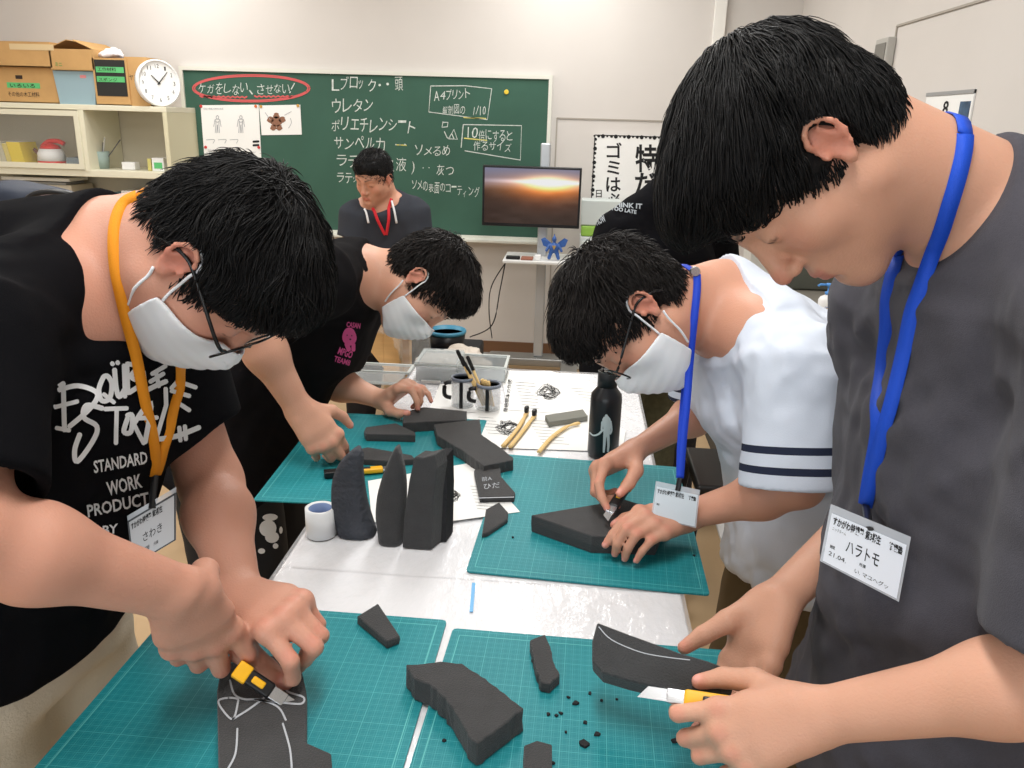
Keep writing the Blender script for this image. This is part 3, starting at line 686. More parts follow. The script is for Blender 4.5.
for j in range(nz+1):
    for i in range(nx+1):
        u, v = i/nx, 1-j/nz; vs.append((tvx0+e+(tvx1-tvx0-2*e)*u, TY-.0112, tvz0+e+.006+(tvz1-tvz0-2*e-.006)*j/nz))
        sky = np.array([120, 122, 150.])*(1-v*1.5)+np.array([170, 120, 90.])*v; g = math.exp(-((u-.68)**2*20+(v-.25)**2*80)); g2 = math.exp(-((u-.70)**2*3.2+(v-.32)**2*22))
        ground = np.array([58, 42, 36.])+np.array([60, 24, 4.])*math.exp(-((u-.66)**2*7))*max(0, 1-(v-.3)*1.6); k = min(max((v-.30)*9, 0), 1)
        c = (sky*(1-k)+ground*k)+g*np.array([255, 215, 130.])+g2*np.array([150, 80, 20.])+9*float(vnoise(np.array([[u*9+3, v*14, 1.5]]))[0])*k
        c += np.array([110, 120, 140.])*math.exp(-((u-.72)**2*2.2+(v-.23)**2*700)); col.append(s2l(np.clip(c, 4, 255)))
for j in range(nz):
    for i in range(nx): a = j*(nx+1)+i; fs.append((a, a+1, a+nx+2, a+nx+1))
scr = mat('tv_picture', (0, 0, 0), .2, .5, vcol=True); nt = scr.node_tree; b_ = nt.nodes['Principled BSDF']; vc = [n for n in nt.nodes if n.type == 'VERTEX_COLOR'][0]
nt.links.new(vc.outputs[0], b_.inputs['Emission Color']); b_.inputs['Emission Strength'].default_value = .85
for l in list(b_.inputs['Base Color'].links): nt.links.remove(l)
b_.inputs['Base Color'].default_value = (.01, .01, .01, 1)
so = mesh('screen', vs, fs, scr, tv); ca = so.data.color_attributes.new('tint', 'FLOAT_COLOR', 'POINT')
for i, c in enumerate(col): ca.data[i].color = (*c, 1)
# small things on the trolley shelf
def rp(px, y): return YP(px, 255, y)[0]
simple('remote_control', bx(rp(506, TY-.1), rp(520, TY-.1), TY-.11, TY-.07, zsh+.001, zsh+.018), blkp, 'black remote control on the television trolley shelf', 'remote control', bevel=.004)
simple('small_tray', bx(rp(521, TY-.1), rp(533, TY-.1), TY-.12, TY-.04, zsh+.001, zsh+.012), mat('terracotta', (150, 96, 78), .6), 'flat reddish-brown case on the trolley shelf', 'case', bevel=.003)
simple('adapter', bx(rp(534.5, TY-.1), rp(541, TY-.1), TY-.11, TY-.06, zsh+.001, zsh+.028), wp, 'white plug adapter beside the blue figurine', 'adapter', bevel=.004)
fx = YP(554, 250, TY-.08)[0]; fz = zsh+.006; fy = TY-.08; blue = mat('toy_blue', (52, 92, 160), .4, .5); gold = mat('toy_gold', (180, 150, 90), .4)
fg = empty('winged_figurine', A(fx, fy, fz), 'small blue winged toy figurine with yellow trim on the trolley shelf', 'figurine')
S = Sdf(); S.add(ell(A(fx, fy, fz+.065), (.026, .02, .03)), 0); S.add(ell(A(fx, fy, fz+.112), (.013, .013, .016)), .01)
for s in (-1, 1):
    S.add(rc(A(fx+s*.014, fy, fz+.045), A(fx+s*.026, fy-.004, fz+.008), .012, .010), .008); S.add(rc(A(fx+s*.025, fy, fz+.08), A(fx+s*.042, fy-.01, fz+.05), .009, .008), .006)
S.add(rc(A(fx, fy, fz+.12), A(fx, fy, fz+.145), .006, .002), .006); o, _, _ = sdf_obj('figure', S, .003, blue, fg)
for s in (-1, 1):
    bm = bmesh.new(); prism(bm, [A(fx+s*.018, fy+.012, fz+.09), A(fx+s*.055, fy+.02, fz+.118), A(fx+s*.076, fy+.02, fz+.108), A(fx+s*.062, fy+.018, fz+.072), A(fx+s*.024, fy+.012, fz+.06)], (0, .006, 0)); bmobj('wing', bm, blue, fg)
bm = bmesh.new(); prism(bm, [A(fx-.012, fy-.022, fz+.08), A(fx+.012, fy-.022, fz+.08), A(fx, fy-.020, fz+.055)], (0, -.003, 0)); bmobj('chest_plate', bm, gold, fg)
bm = bmesh.new()
tube(bm, smoothline([A(rp(506, TY), TY+.02, zsh-.01), YP(500, 290, TY+.1), YP(492, 325, TY+.15), YP(470, 337, TY+.2)], 8), .004, 6); simple('cable', bm, blkp, 'black cable curving from the trolley shelf towards the blue-rimmed pail', 'cable', smooth=True)
bm = bmesh.new(); tube(bm, smoothline([A(rp(509, TY), TY+.03, zsh-.01), YP(492, 285, TY+.1), YP(489, 310, TY+.12), YP(492, 338, TY+.2)], 8), .0035, 6); simple('cable', bm, blkp, 'thin black cable hanging straight down beside the trolley', 'cable', smooth=True)

# white drawers with a green tray and a clear box right of the television
dx0, dx1 = YP(581, 215, 4.98)[0], YP(612, 215, 4.98)[0]; dz = YP(590, 237, 4.98)[2]
dw = empty('drawer_unit', A((dx0+dx1)/2+.1, 5.05, 0), 'white plastic drawer unit under the brush-lettered sign', 'drawers')
bmobj('body', bx(dx0, dx1+.2, 4.99, YW-.035, 0, dz), mat('drawer_white', (214, 220, 220), .5), dw, bevel=.006)
for i in range(4):
    z_ = dz-.02-.17*i-.16
    d_ = bmobj('drawer', bx(dx0+.015, dx1+.185, 4.978, 4.989, z_, z_+.155), mat('drawer_front', (224, 230, 226), .4), dw, bevel=.004); bmobj('handle', bx((dx0+dx1)/2, (dx0+dx1)/2+.2, 4.966, 4.977, z_+.11, z_+.125), wp, d_)
zg = YP(590, 226, 4.98)[2]; simple('green_tray', bx(dx0+.005, dx1-.02, 4.99, 5.13, dz+.001, zg), mat('lime_plastic', (150, 196, 84), .5), 'lime green plastic tray on the white drawers beside the television', 'tray', bevel=.01)
zg2 = YP(590, 200, 4.98)[2]; simple('white_case', bx(dx0, dx1+.05, 4.99, 5.14, zg+.001, zg2), mat('case_white', (206, 214, 212), .4), 'pale translucent case stacked on the lime green tray', 'case', bevel=.008)
# ---------------------------------------------------------------- wooden workbench behind, and what is around it
pine = mat('pine', (206, 166, 112), .6, .3, var=.12, vscale=5, stretch=(1, 1, 9)); bY = 3.25
wx1 = YP(404, 300, bY)[0]; wz = YP(390, 299, bY)[2]
wb = empty('workbench', A(wx1-.5, bY+.3, 0), 'pine workbench with triangular corner braces in front of the man', 'workbench')
bmobj('top', bx(wx1-1.0, wx1, bY, bY+.30, wz-.03, wz), pine, wb, bevel=.004)
bmobj('apron', bx(wx1-.97, wx1-.03, bY+.02, bY+.045, wz-.13, wz-.03), pine, wb)
for x in (wx1-.06, wx1-.95):
    for y in (bY+.05, bY+.25): bmobj('leg', bx(x-.035, x+.035, y-.03, y+.03, 0, wz-.03), pine, wb, bevel=.004)
for s, x in ((-1, wx1-.095), (1, wx1-.915)):
    bm = bmesh.new(); prism(bm, [A(x, bY+.022, wz-.13), A(x+s*.13, bY+.022, wz-.13), A(x, bY+.022, wz-.30)], (0, .03, 0)); bmobj('brace', bm, pine, wb)
simple('steel_vise', bx(wx1-.16, wx1-.08, bY+.05, bY+.16, wz+.001, wz+.05), steel, 'small steel vise on the corner of the pine workbench', 'vise', bevel=.01)
# clear bag hanging from the bench corner
S = Sdf(); c = YP(412, 345, bY-.08)
S.add(es(YP(405, 318, bY-.06), YP(421, 372, bY-.06), A(1, 0, 0), A(1, 0, 0), (.085, .03), (.055, .035), .03), 0); S.add(rc(YP(385, 325, bY-.04), YP(365, 330, bY-.04), .03, .015), .05)
S.disp = lambda p: .02*vnoise(p*A(14, 14, 7))+.008*vnoise(p*40); S.damp = .026
film = mat('clear_film', (232, 236, 236), .12, .6, alpha=.13, bump=.4, bscale=30)
o, _, _ = sdf_obj('plastic_bag', S, .007, film); tag(o, 'clear crumpled plastic bag hanging at the corner of the pine workbench', 'plastic bag')
# black pail with blue rim on a crate
pc = YP(447, 348, 4.0); ph = .12; zc = YP(447, 350, 4.0)[2]
pl = empty('black_pail', A(pc[0], 4.0, zc), 'black round pail with a blue rim behind the boy in the pink-printed shirt', 'pail'); bm = bmesh.new()
lathe(bm, [(.085, 0), (.092, .09), (.088, .09), (.08, .01)], A(pc[0], 4.0, zc), 28); bmobj('pail', bm, blkp, pl, True)
bm = bmesh.new(); lathe(bm, [(.094, .088), (.098, .098), (.094, .108), (.088, .108), (.086, .088)], A(pc[0], 4.0, zc), 28); bmobj('rim', bm, mat('rim_blue', (70, 140, 170), .4), pl, True)
cr = simple('storage_crate', bx(pc[0]-.26, pc[0]+.16, 3.86, 4.25, 0, zc-.001), mat('crate_black', (34, 34, 37), .6), 'black storage crate on the floor under the blue-rimmed pail', 'crate', bevel=.012)
S = Sdf(); c = YP(456, 362, 3.2)
for dx, dy, dz_, r in ((0, 0, 0, .07), (-.09, .02, -.01, .06), (.08, .01, -.01, .055), (.02, .03, .03, .05)): S.add(ell(c+A(dx, dy, dz_), (r*1.2, r, r*.7)), .03)
S.disp = lambda p: .014*vnoise(p*30)+.006*vnoise(p*80); S.damp = .02
o, _, _ = sdf_obj('crumpled_bag', S, .006, mat('bag_offwhite', (206, 196, 184), .6)); tag(o, 'crumpled off-white bag behind the plastic boxes at the table end', 'bag')
sz_ = c[2]-.06; stl = empty('stool', A(c[0], 3.22, 0), 'dark low stool carrying the crumpled off-white bag', 'stool')
bmobj('seat', bx(c[0]-.2, c[0]+.18, 3.08, 3.40, sz_-.03, sz_), blkp, stl, bevel=.01)
for x in (-.17, .15):
    for y in (3.11, 3.37): bmobj('leg', bx(c[0]+x-.014, c[0]+x+.014, y-.014, y+.014, 0, sz_-.03), blkp, stl)

# ---------------------------------------------------------------- cluttered counter on the right
ky = 3.1; kz = YP(800, 322, ky)[2]; kx0 = YP(752, 300, ky)[0]
kc = empty('side_counter', A((kx0+XR)/2, 3.5, 0), 'grey counter along the right wall behind the boy in white', 'counter')
bmobj('top', bx(kx0, XR-.02, ky, 4.2, kz-.03, kz), mat('counter_grey', (120, 116, 108), .5), kc, bevel=.004)
bmobj('body', bx(kx0+.03, XR-.03, ky+.03, 4.17, 0, kz-.03), mat('counter_dark', (66, 64, 60), .7), kc)
simple('dark_case', bx(YP(750, 290, 3.6)[0], YP(850, 290, 3.6)[0], 3.75, 3.95, kz+.001, YP(800, 266, 3.75)[2]), mat('case_olive', (86, 88, 80), .5), 'dark grey-green case at the back of the side counter', 'case', bevel=.01)
simple('white_carton', bx(YP(749, 270, 3.45)[0], YP(779, 270, 3.45)[0], 3.45, 3.6, kz+.001, YP(765, 249, 3.45)[2]), mat('carton_grey', (196, 194, 188), .7), 'pale grey carton on the side counter next to the bowed nose', 'box', bevel=.003)
def pump(px, pb, pt, y, lab, s=1.0, bodym=wp, capm=None):
    c = YP(px, pb, y); c[2] = max(c[2], kz+.001); hgt = (YP(px, pt, y)[2]-c[2]); t = empty('pump_bottle', c, lab, 'pump bottle'); bm = bmesh.new(); r = hgt*.26
    lathe(bm, [(r*.95, 0), (r, .03*hgt), (r, .50*hgt), (r*.8, .58*hgt), (r*.35, .64*hgt), (r*.35, .68*hgt)], c, 24); bmobj('bottle', bm, bodym, t, True)
    bm = bmesh.new(); lathe(bm, [(r*.38, .66*hgt), (r*.38, .74*hgt), (r*.14, .75*hgt), (r*.14, .90*hgt), (r*.32, .91*hgt), (r*.34, .99*hgt), (r*.1, hgt)], c, 16)
    tube(bm, [c+A(0, 0, hgt*.95), c+A(-r*1.0, 0, hgt*.95), c+A(-r*1.25, 0, hgt*.90)], r*.14, 8); bmobj('pump_head', bm, capm, t, True)
    m = Marks(); m.text('消毒', -r*.5, hgt*.24, r*.5, hgt*.24, hgt*.10, .01, flip=1); m.on_plane('printing', c-A(0, r+.001, 0), A(1, 0, 0), A(0, 0, 1), mat('print_blue', (70, 110, 190), .6), t)
pump(825, 316, 283, 3.2, 'white pump bottle with a blue head on the side counter', capm=mat('pump_blue', (86, 150, 220), .4))
pump(776, 278, 262, 3.62, 'small white bottle with a pale green label beside the grey carton', capm=mat('pump_green', (120, 180, 150), .4))
simple('green_box', bx(YP(837, 310, 3.25)[0], YP(851, 310, 3.25)[0], 3.25, 3.4, kz+.001, YP(842, 297, 3.25)[2]), mat('mint_box', (142, 190, 160), .6), 'mint green box beside the pump bottle', 'box', bevel=.003)
S = Sdf(); c = YP(845, 325, 3.05); c = A(c[0]+.03, 3.16, kz+.03)
S.add(ell(c, (.08, .05, .028)), 0); S.add(ell(c+A(.06, 0, .02), (.05, .04, .03)), .03); S.disp = lambda p: .010*vnoise(p*45); S.damp = .012
o, _, _ = sdf_obj('crumpled_paper', S, .005, mat('kraft_paper', (186, 170, 134), .8)); tag(o, 'crumpled tan paper on the near edge of the side counter', 'paper')
# black crate with green tape and a stool under the white-shirt boy
ky2 = 2.9; g0, g1 = YP(643, 406, ky2), YP(682, 418, ky2)
cr = empty('tool_crate', A((g0[0]+g1[0])/2, ky2+.2, 0), 'black crate with a green tape label behind the boy in white', 'crate')
bmobj('body', bx(YP(640, 410, ky2)[0], YP(700, 410, ky2)[0], ky2, ky2+.35, 0, YP(650, 396, ky2)[2]), MATS['crate_black'], cr, bevel=.01)
bmobj('tape', bx(g0[0], g1[0], ky2-.002, ky2-.0005, g1[2], g0[2]), GT, cr)
m = Marks(); m.text('サカ・技・グ', 0, .012, .11, .012, .022, .01, flip=1); m.on_plane('writing', A(g0[0]+.015, ky2-.003, g1[2]), A(1, 0, 0), A(0, 0, 1), INK, cr)
zz_ = YP(650, 396, ky2)[2]; bm = bmesh.new(); c = A(YP(652, 390, ky2+.05)[0], ky2+.08, zz_+.001)
tube(bm, smoothline([c+A(-.005, 0, .012), c+A(-.012, 0, .05), c+A(.0, .01, .085)], 4), [.012]*4+[.015]*4+[.006], 10); simple('glove_finger', bm, mat('pale_yellow', (226, 220, 150), .5), 'pale yellow bottle standing on the black taped crate', 'bottle', smooth=True)
sx_, sy_ = YP(668, 470, 2.55)[0], 2.6
stl = empty('stool', A(.58, 2.45, 0), 'black tubular stool beyond the boy in white', 'stool')
bmobj('seat', bx(.40, .76, 2.30, 2.62, .42, .455), blkp, stl, bevel=.012)
for x, y in ((.42, 2.32), (.74, 2.32), (.42, 2.60), (.74, 2.60)):
    bm = bmesh.new(); tube(bm, [A(x, y, .42), A(x+(x-.58)*.3, y+(y-2.46)*.2, .0)], .012, 8); bmobj('leg', bm, blkp, stl)
bw = Z(704, 500, .0)
w = [Z(x, y, .012) for x, y in ((706, 490), (722, 486), (745, 575), (733, 578))]; w = [A(v[0], v[1], 0.001) for v in w]
bm = bmesh.new(); prism(bm, [w[0], w[1], w[1]+A(.06, -.05, 0), w[3]+A(.22, 0, 0), w[3]], (0, 0, .012)); simple('white_board_sheet', bm, wp, 'white board lying on the floor beside the table', 'board')

# ---------------------------------------------------------------- work table
tx0, tx1, ty0, ty1 = -.565*.727, .245*.727, .28, 2.13
tb = empty('work_table', A((tx0+tx1)/2, (ty0+ty1)/2, 0), 'long white-topped work table between the boys', 'table')
lamw = mat('laminate_white', (238, 238, 240), .35, .5)
for i, (a, b) in enumerate(((ty0, 1.06), (1.062, ty1))):
    bmobj('tabletop', bx(tx0, tx1, a, b, T-.028, T-.002), lamw, tb, bevel=.003)
for x in (tx0+.05, tx1-.05):
    for y in (ty0+.06, 1.2, ty1-.06):
        bm = bmesh.new(); tube(bm, [A(x, y, 0), A(x, y, T-.03)], .014, 10); bmobj('leg', bm, steel, tb, True)
# clear film spread over it
gx_, gy_ = 60, 130; rngp = np.random.RandomState(3)
X = np.linspace(tx0-.004, tx1+.004, gx_); Yg = np.linspace(ty0, ty1+.01, gy_); XX, YY = np.meshgrid(X, Yg, indexing='ij'); pp = np.stack([XX.ravel(), YY.ravel(), XX.ravel()*0], 1)
hh = .0006*np.abs(vnoise(pp*A(16, 9, 1)+3*vnoise(pp*5)[:, None]))+.0003*vnoise(pp*60)+.0003
vs = np.c_[pp[:, :2], T-.0018+np.clip(hh, 0, .0016)]; fs = [(i*gy_+j, (i+1)*gy_+j, (i+1)*gy_+j+1, i*gy_+j+1) for i in range(gx_-1) for j in range(gy_-1)]
filmw = mat('film_over_white', (240, 240, 243), .09, .6, bump=.5, bscale=22, coat=.0, stretch=(1.6, .8, 1), alpha=.35)
tag(mesh('plastic_sheet', vs, fs, filmw, None, True), 'clear plastic sheet spread over the white work table', 'plastic sheet')

# ---------------------------------------------------------------- cutting mats
def mat_grid():
    m = bpy.data.materials.new('cutting_mat_teal'); m.use_nodes = True; nt = m.node_tree; b = nt.nodes['Principled BSDF']; b.inputs['Roughness'].default_value = .55; b.inputs['Specular IOR Level'].default_value = .35
    tc = nt.nodes.new('ShaderNodeTexCoord'); sp = nt.nodes.new('ShaderNodeSeparateXYZ'); nt.links.new(tc.outputs['Object'], sp.inputs[0])
    def M(op, a, bb=None, c=None):
        n = nt.nodes.new('ShaderNodeMath'); n.operation = op
        for i, x in enumerate((a, bb, c)):
            if x is None: continue
            if isinstance(x, (int, float)): n.inputs[i].default_value = x
            else: nt.links.new(x, n.inputs[i])
        return n.outputs[0]
    def line(o, per, w): return M('LESS_THAN', M('ABSOLUTE', M('SUBTRACT', M('FRACT', M('DIVIDE', o, per)), .5)), w/per/2)
    x, y = sp.outputs[0], sp.outputs[1]
    fine = M('MAXIMUM', line(x, .005, .0003), line(y, .005, .0003)); big = M('MAXIMUM', line(x, .05, .0008), line(y, .05, .0008)); mid = M('MAXIMUM', line(x, .01, .00045), line(y, .01, .00045))
    g = M('MAXIMUM', M('MAXIMUM', M('MULTIPLY', fine, .22), M('MULTIPLY', mid, .38)), M('MULTIPLY', big, .45))
    mx = nt.nodes.new('ShaderNodeMix'); mx.data_type = 'RGBA'; nt.links.new(g, mx.inputs[0])
    n = nt.nodes.new('ShaderNodeTexNoise'); n.inputs['Scale'].default_value = 9; n.inputs['Detail'].default_value = 4; nt.links.new(tc.outputs['Object'], n.inputs[0])
    cr = nt.nodes.new('ShaderNodeMix'); cr.data_type = 'RGBA'; nt.links.new(n.outputs[0], cr.inputs[0]); cr.inputs[6].default_value = s2l((8, 116, 126))+(1,); cr.inputs[7].default_value = s2l((20, 134, 142))+(1,)
    nt.links.new(cr.outputs[2], mx.inputs[6]); mx.inputs[7].default_value = s2l((104, 196, 196))+(1,); nt.links.new(mx.outputs[2], b.inputs['Base Color'])
    bp = nt.nodes.new('ShaderNodeBump'); bp.inputs['Strength'].default_value = .15; n2 = nt.nodes.new('ShaderNodeTexNoise'); n2.inputs['Scale'].default_value = 900; nt.links.new(tc.outputs['Object'], n2.inputs[0]); nt.links.new(n2.outputs[0], bp.inputs['Height']); bp.inputs['Distance'].default_value = .0005; nt.links.new(bp.outputs[0], b.inputs['Normal'])
    MATS['mat_teal'] = m; return m
MT = mat_grid(); mline = mat('mat_print', (90, 178, 178), .6)
def cutmat(corn, lab, z=T, th=.0025):
    """corners near-left, near-right, far-right, far-left"""
    c = sum(corn)/4; d = nrm((corn[1]-corn[0]+corn[2]-corn[3])*A(1, 1, 0)); a = math.atan2(d[1], d[0]); e = A(-d[1], d[0], 0)
    loc = [A((p-c)@d, (p-c)@e, 0) for p in corn]; out = []
    for i, p in enumerate(loc):
        q0, q1 = loc[i-1], loc[(i+1) % 4]; r = .006
        out += [p+nrm(q0-p)*r, p+nrm(q0-p)*r*.3+nrm(q1-p)*r*.3, p+nrm(q1-p)*r]
    bm = bmesh.new(); prism(bm, [p+A(0, 0, .0) for p in out], (0, 0, th)); me = bpy.data.meshes.new('cutting_mat'); bm.to_mesh(me); bm.free(); me.materials.append(MT)
    o = bpy.data.objects.new('cutting_mat', me); SC.collection.objects.link(o); o.location = (c[0], c[1], z); o.rotation_euler = (0, 0, a); tag(o, lab, 'cutting mat', 'teal cutting mats on the work table')
    ins = [p*(1-.014/np.linalg.norm(p)*1.3) for p in loc]; bm = bmesh.new()
    for i in range(4):
        p, q = ins[i], ins[(i+1) % 4]; n = nrm(np.cross(A(0, 0, 1), q-p))*.0006; v = [bm.verts.new(tuple(w_+A(0, 0, th+.0002))) for w_ in (p-n, q-n, q+n, p+n)]; bm.faces.new(v)
    me = bpy.data.meshes.new('printed_border'); bm.to_mesh(me); bm.free(); me.materials.append(mline); b = bpy.data.objects.new('printed_border', me); SC.collection.objects.link(b); b.parent = o
    return o
a, b, c, d = [Z(*q, T+.0025) for q in ((466, 571), (710, 595), (678, 467), (504, 454))]
cutmat([a, b, c, d], 'cutting mat under the white-shirt boy and his polygonal foam block')
a, b, c, d = [Z(*q, T+.0025) for q in ((253, 500), (452, 509), (487, 420), (322, 412))]
cutmat([a, b, c, d], 'far left cutting mat under the black-and-yellow utility knife')
tr = Z(447, 620, T+.0025); tl0 = Z(262, 606, T+.0025); dn = nrm(Z(403, 768, T+.0025)-tr); le = Z(155, 630, T+.0025); le2 = Z(40, 768, T+.0025)
dx_ = nrm(tl0-tr); # top edge line meets the left edge line
M_ = np.array([[dx_[0], -(le2-le)[0]], [dx_[1], -(le2-le)[1]]]); s_ = np.linalg.solve(M_, (le-tr)[:2]); tl = tr+dx_*s_[0]
cutmat([tl+dn*.46, tr+dn*.46, tr, tl], 'front left cutting mat under the foam with white chalk outlines')
tr2 = Z(453, 628, T+.0025); ed = nrm(Z(662, 645, T+.0025)-tr2); dn2 = nrm(Z(409, 768, T+.0025)-tr2); w_ = .355
cutmat([tr2+dn2*.46, tr2+dn2*.46+ed*w_, tr2+ed*w_, tr2], 'front right cutting mat scattered with black foam crumbs')
MTZ = T+.0026
# ---------------------------------------------------------------- foam pieces
FO = mat('foam_charcoal', (66, 66, 67), .95, .15, bump=.35, bscale=500, var=.08, vscale=40, sheen=.15)
FD = mat('foam_dark', (50, 50, 52), .95, .12, bump=.5, bscale=300)
CHK = mat('pencil_white', (176, 180, 186), .9)
def foam(poly, th, lab, z=MTZ, zlist=None, jag=0, m_=None, nm='foam_piece', grp='cut foam pieces on the table', curve=0):
    """poly traced round the top face"""
    pts = [Z(x, y, z+th) for x, y in poly]
    if curve: pts = smoothline(pts, curve, True)
    if jag:
        rg = random.Random(len(lab)); q = []
        for i in range(len(pts)):
            a, b = pts[i], pts[(i+1) % len(pts)]; n = max(1, int(np.linalg.norm(b-a)/.006)); nn = nrm(np.cross(A(0, 0, 1), b-a))
            for j in range(n): q.append(a+(b-a)*j/n+nn*(rg.uniform(-jag, jag) if j else 0))
        pts = q
    bm = bmesh.new(); top = [bm.verts.new(tuple(p)) for p in pts]; rg = random.Random(5); cen = sum(pts)/len(pts); lv = [top]
    for k in (.5, 1):
        lv.append([bm.verts.new(tuple(p+A(0, 0, -th*k)+nrm(p-cen)*A(1, 1, 0)*rg.uniform(-.0012, .0012))) for p in pts])
    bm.faces.new(top); bm.faces.new(lv[-1][::-1])
    for u in range(2):
        for i in range(len(pts)): j = (i+1) % len(pts); bm.faces.new((lv[u][j], lv[u][i], lv[u+1][i], lv[u+1][j]))
    bmesh.ops.recalc_face_normals(bm, faces=bm.faces[:])
    o = bmobj(nm, bm, m_ or FO); md = o.modifiers.new('b', 'BEVEL'); md.width = .0012; md.segments = 1; md.limit_method = 'ANGLE'; md.angle_limit = .7
    return tag(o, lab, 'foam piece', grp)
th = .030
F_block = foam([(531, 515), (597, 504), (618, 497), (667, 513), (656, 538), (592, 536)], .030, 'large polygonal foam block being cut by the boy in white')
foam([(406, 664), (418, 664), (440, 661), (462, 663), (478, 673), (500, 690), (524, 708), (496, 730), (477, 743), (468, 735), (458, 716), (446, 698), (430, 684), (414, 678)], .030, 'S-curved thick foam slab across both front mats', jag=.0012)
foam([(357, 616), (378, 603), (400, 636), (387, 641)], .012, 'wedge of foam on the front left mat near its far edge')
foam([(530, 640), (545, 634), (552, 652), (553, 660), (560, 674), (550, 684), (541, 682), (534, 662)], .014, 'small notched foam offcut upright on the front right mat', jag=.001)
foam([(524, 745), (537, 740), (552, 744), (552, 790), (524, 790)], .02, 'foam offcut at the bottom edge of the picture')
foam([(403, 412), (424, 407), (467, 411), (466, 420), (440, 421), (403, 423)], .022, 'flat foam slab by the far hand of the boy with pink print', jag=.0008)
foam([(364, 431), (366, 427), (396, 423), (415, 432), (415, 435), (366, 434)], .016, 'kite-shaped foam piece on the far left mat')
foam([(434, 424), (480, 419), (481, 434), (500, 447), (513, 457), (513, 460), (484, 466), (462, 450), (438, 436)], .022, 'large curved dark foam piece between the far mats', jag=.001)
o = foam([(474, 470), (500, 464), (501, 476), (515, 492), (514, 496), (480, 497)], .012, 'foam piece marked with white chalk notes')
m = Marks(); m.text('前A', 482, 481, 492, 480, 4, 0); m.text('ひだ', 484, 489, 500, 487, 5, 0); m.stroke([(478, 498), (514, 497)], .4, sm=False); m.px_on('chalk_notes', lambda x, y: Z(x, y, MTZ+.0128), CHK, o)
foam([(486, 509), (499, 502), (508, 512), (507, 519), (488, 532), (482, 534)], .008, 'thin triangular foam sliver beside the chalk-noted piece')
foam([(344, 452), (368, 447), (412, 455), (415, 459), (390, 461), (346, 458)], .012, 'long narrow foam bar behind the tooth shapes', z=MTZ)
# crumbs
rg = random.Random(11)
spots_ = [(548, 715, 3.5), (556, 716, 3), (561, 714, 3), (568, 698, 3), (576, 704, 6), (590, 694, 3), (585, 723, 4), (598, 735, 5), (583, 745, 8), (601, 701, 2.5), (675, 742, 5), (700, 757, 3), (617, 700, 2), (566, 733, 2.5), (553, 764, 3), (528, 512-0, 0), (444, 741, 3), (694, 556, 3), (513, 538, 3)]
for i, (x, y, r) in enumerate(s for s in spots_ if s[2]):
    c = Z(x, y, MTZ); s = r/1000; bm = bmesh.new(); n = 5
    pl_ = [c+A(math.cos(t+rg.uniform(-.4, .4))*s*rg.uniform(.5, 1), math.sin(t)*s*rg.uniform(.4, .9), 0) for t in np.linspace(0, 5.0, n)]; prism(bm, pl_, (0, 0, .0015+s*.2))
    tag(bmobj('foam_crumb', bm, FD), 'tiny black foam crumb on a teal cutting mat', 'foam crumb', 'foam crumbs on the mats')
# three tooth-shaped foam pieces standing on the table
def standing(prof_l, prof_r, d, depth, lab, m_, rnd=.5, nm='foam_tooth'):
    """outline between a left and a right profile (bottom to top), rounded front to back"""
    bm = bmesh.new(); base = Z((prof_l[0][0]+prof_r[0][0])/2, (prof_l[0][1]+prof_r[0][1])/2, T+.0005); L = [A(*p, 0) for p in prof_l]; Rr = [A(*p, 0) for p in prof_r]; L = resample(smoothline(L, 4), 14); Rr = resample(smoothline(Rr, 4), 14); rings = []; y0 = base[1]
    for i in range(14):
        a = YP(L[i][0], L[i][1], y0); b = YP(Rr[i][0], Rr[i][1], y0); z_ = (a[2]+b[2])/2; c = (a+b)/2; c[2] = z_; w = (b[0]-a[0])/2; dp = depth*(1-.55*(i/13)**1.5)/2; r = []
        if i == 0: c[2] = T+.0005
        for j in range(20):
            t = 2*math.pi*j/20; q = rnd; ca, sa = math.cos(t), math.sin(t); r.append(bm.verts.new((c[0]+w*math.copysign(abs(ca)**q, ca), c[1]+dp+dp*math.copysign(abs(sa)**q, sa)*.98, c[2]+.003*math.sin(i*1.7+j)*(.2 if i else 0))))
        rings.append(r)
    for i in range(13):
        for j in range(20): bm.faces.new((rings[i][j], rings[i][(j+1) % 20], rings[i+1][(j+1) % 20], rings[i+1][j]))
    bm.faces.new(rings[0][::-1]); bm.faces.new(rings[-1]); bmesh.ops.recalc_face_normals(bm, faces=bm.faces[:])
    return tag(bmobj(nm, bm, m_, None, True), lab, 'foam shape', 'standing tooth-shaped foam pieces')
FG = mat('foam_bluegrey', (70, 73, 80), .85, .25, bump=.5, bscale=120, var=.15, vscale=25)
standing([(334, 544), (329, 520), (328, 497), (331, 478), (340, 462), (352, 452)], [(372, 536), (364, 510), (361, 490), (360, 470), (361, 458), (358, 451)], 0, .055, 'curved blue-grey foam tooth beside the white tape roll', FG, .75)
standing([(376, 544), (373, 520), (375, 497), (381, 477), (389, 458), (394, 450)], [(401, 549), (403, 520), (404, 495), (403, 475), (400, 458), (398, 450)], 0, .05, 'straight pointed black foam tooth in the middle of three', FO, .7)
def slab(px, lab, dpt):
    base = Z(px[0][0], px[0][1], T+.0005); y0 = base[1]; w = [YP(x, y, y0) for x, y in px]; w[0][2] = w[1][2] = T+.0005; bm = bmesh.new(); prism(bm, w, (.012, dpt, 0)); o = bmobj('foam_tooth', bm, FO); md = o.modifiers.new('b', 'BEVEL'); md.width = .002; md.segments = 2
    return tag(o, lab, 'foam shape', 'standing tooth-shaped foam pieces')
slab([(402, 548), (431, 553), (433, 500), (437, 468), (434, 455), (422, 458), (414, 457), (409, 480), (404, 515)], 'broad square-cut foam horn, front slab of the right pair', .03)
base2 = Z(434, 545, T+.0005)
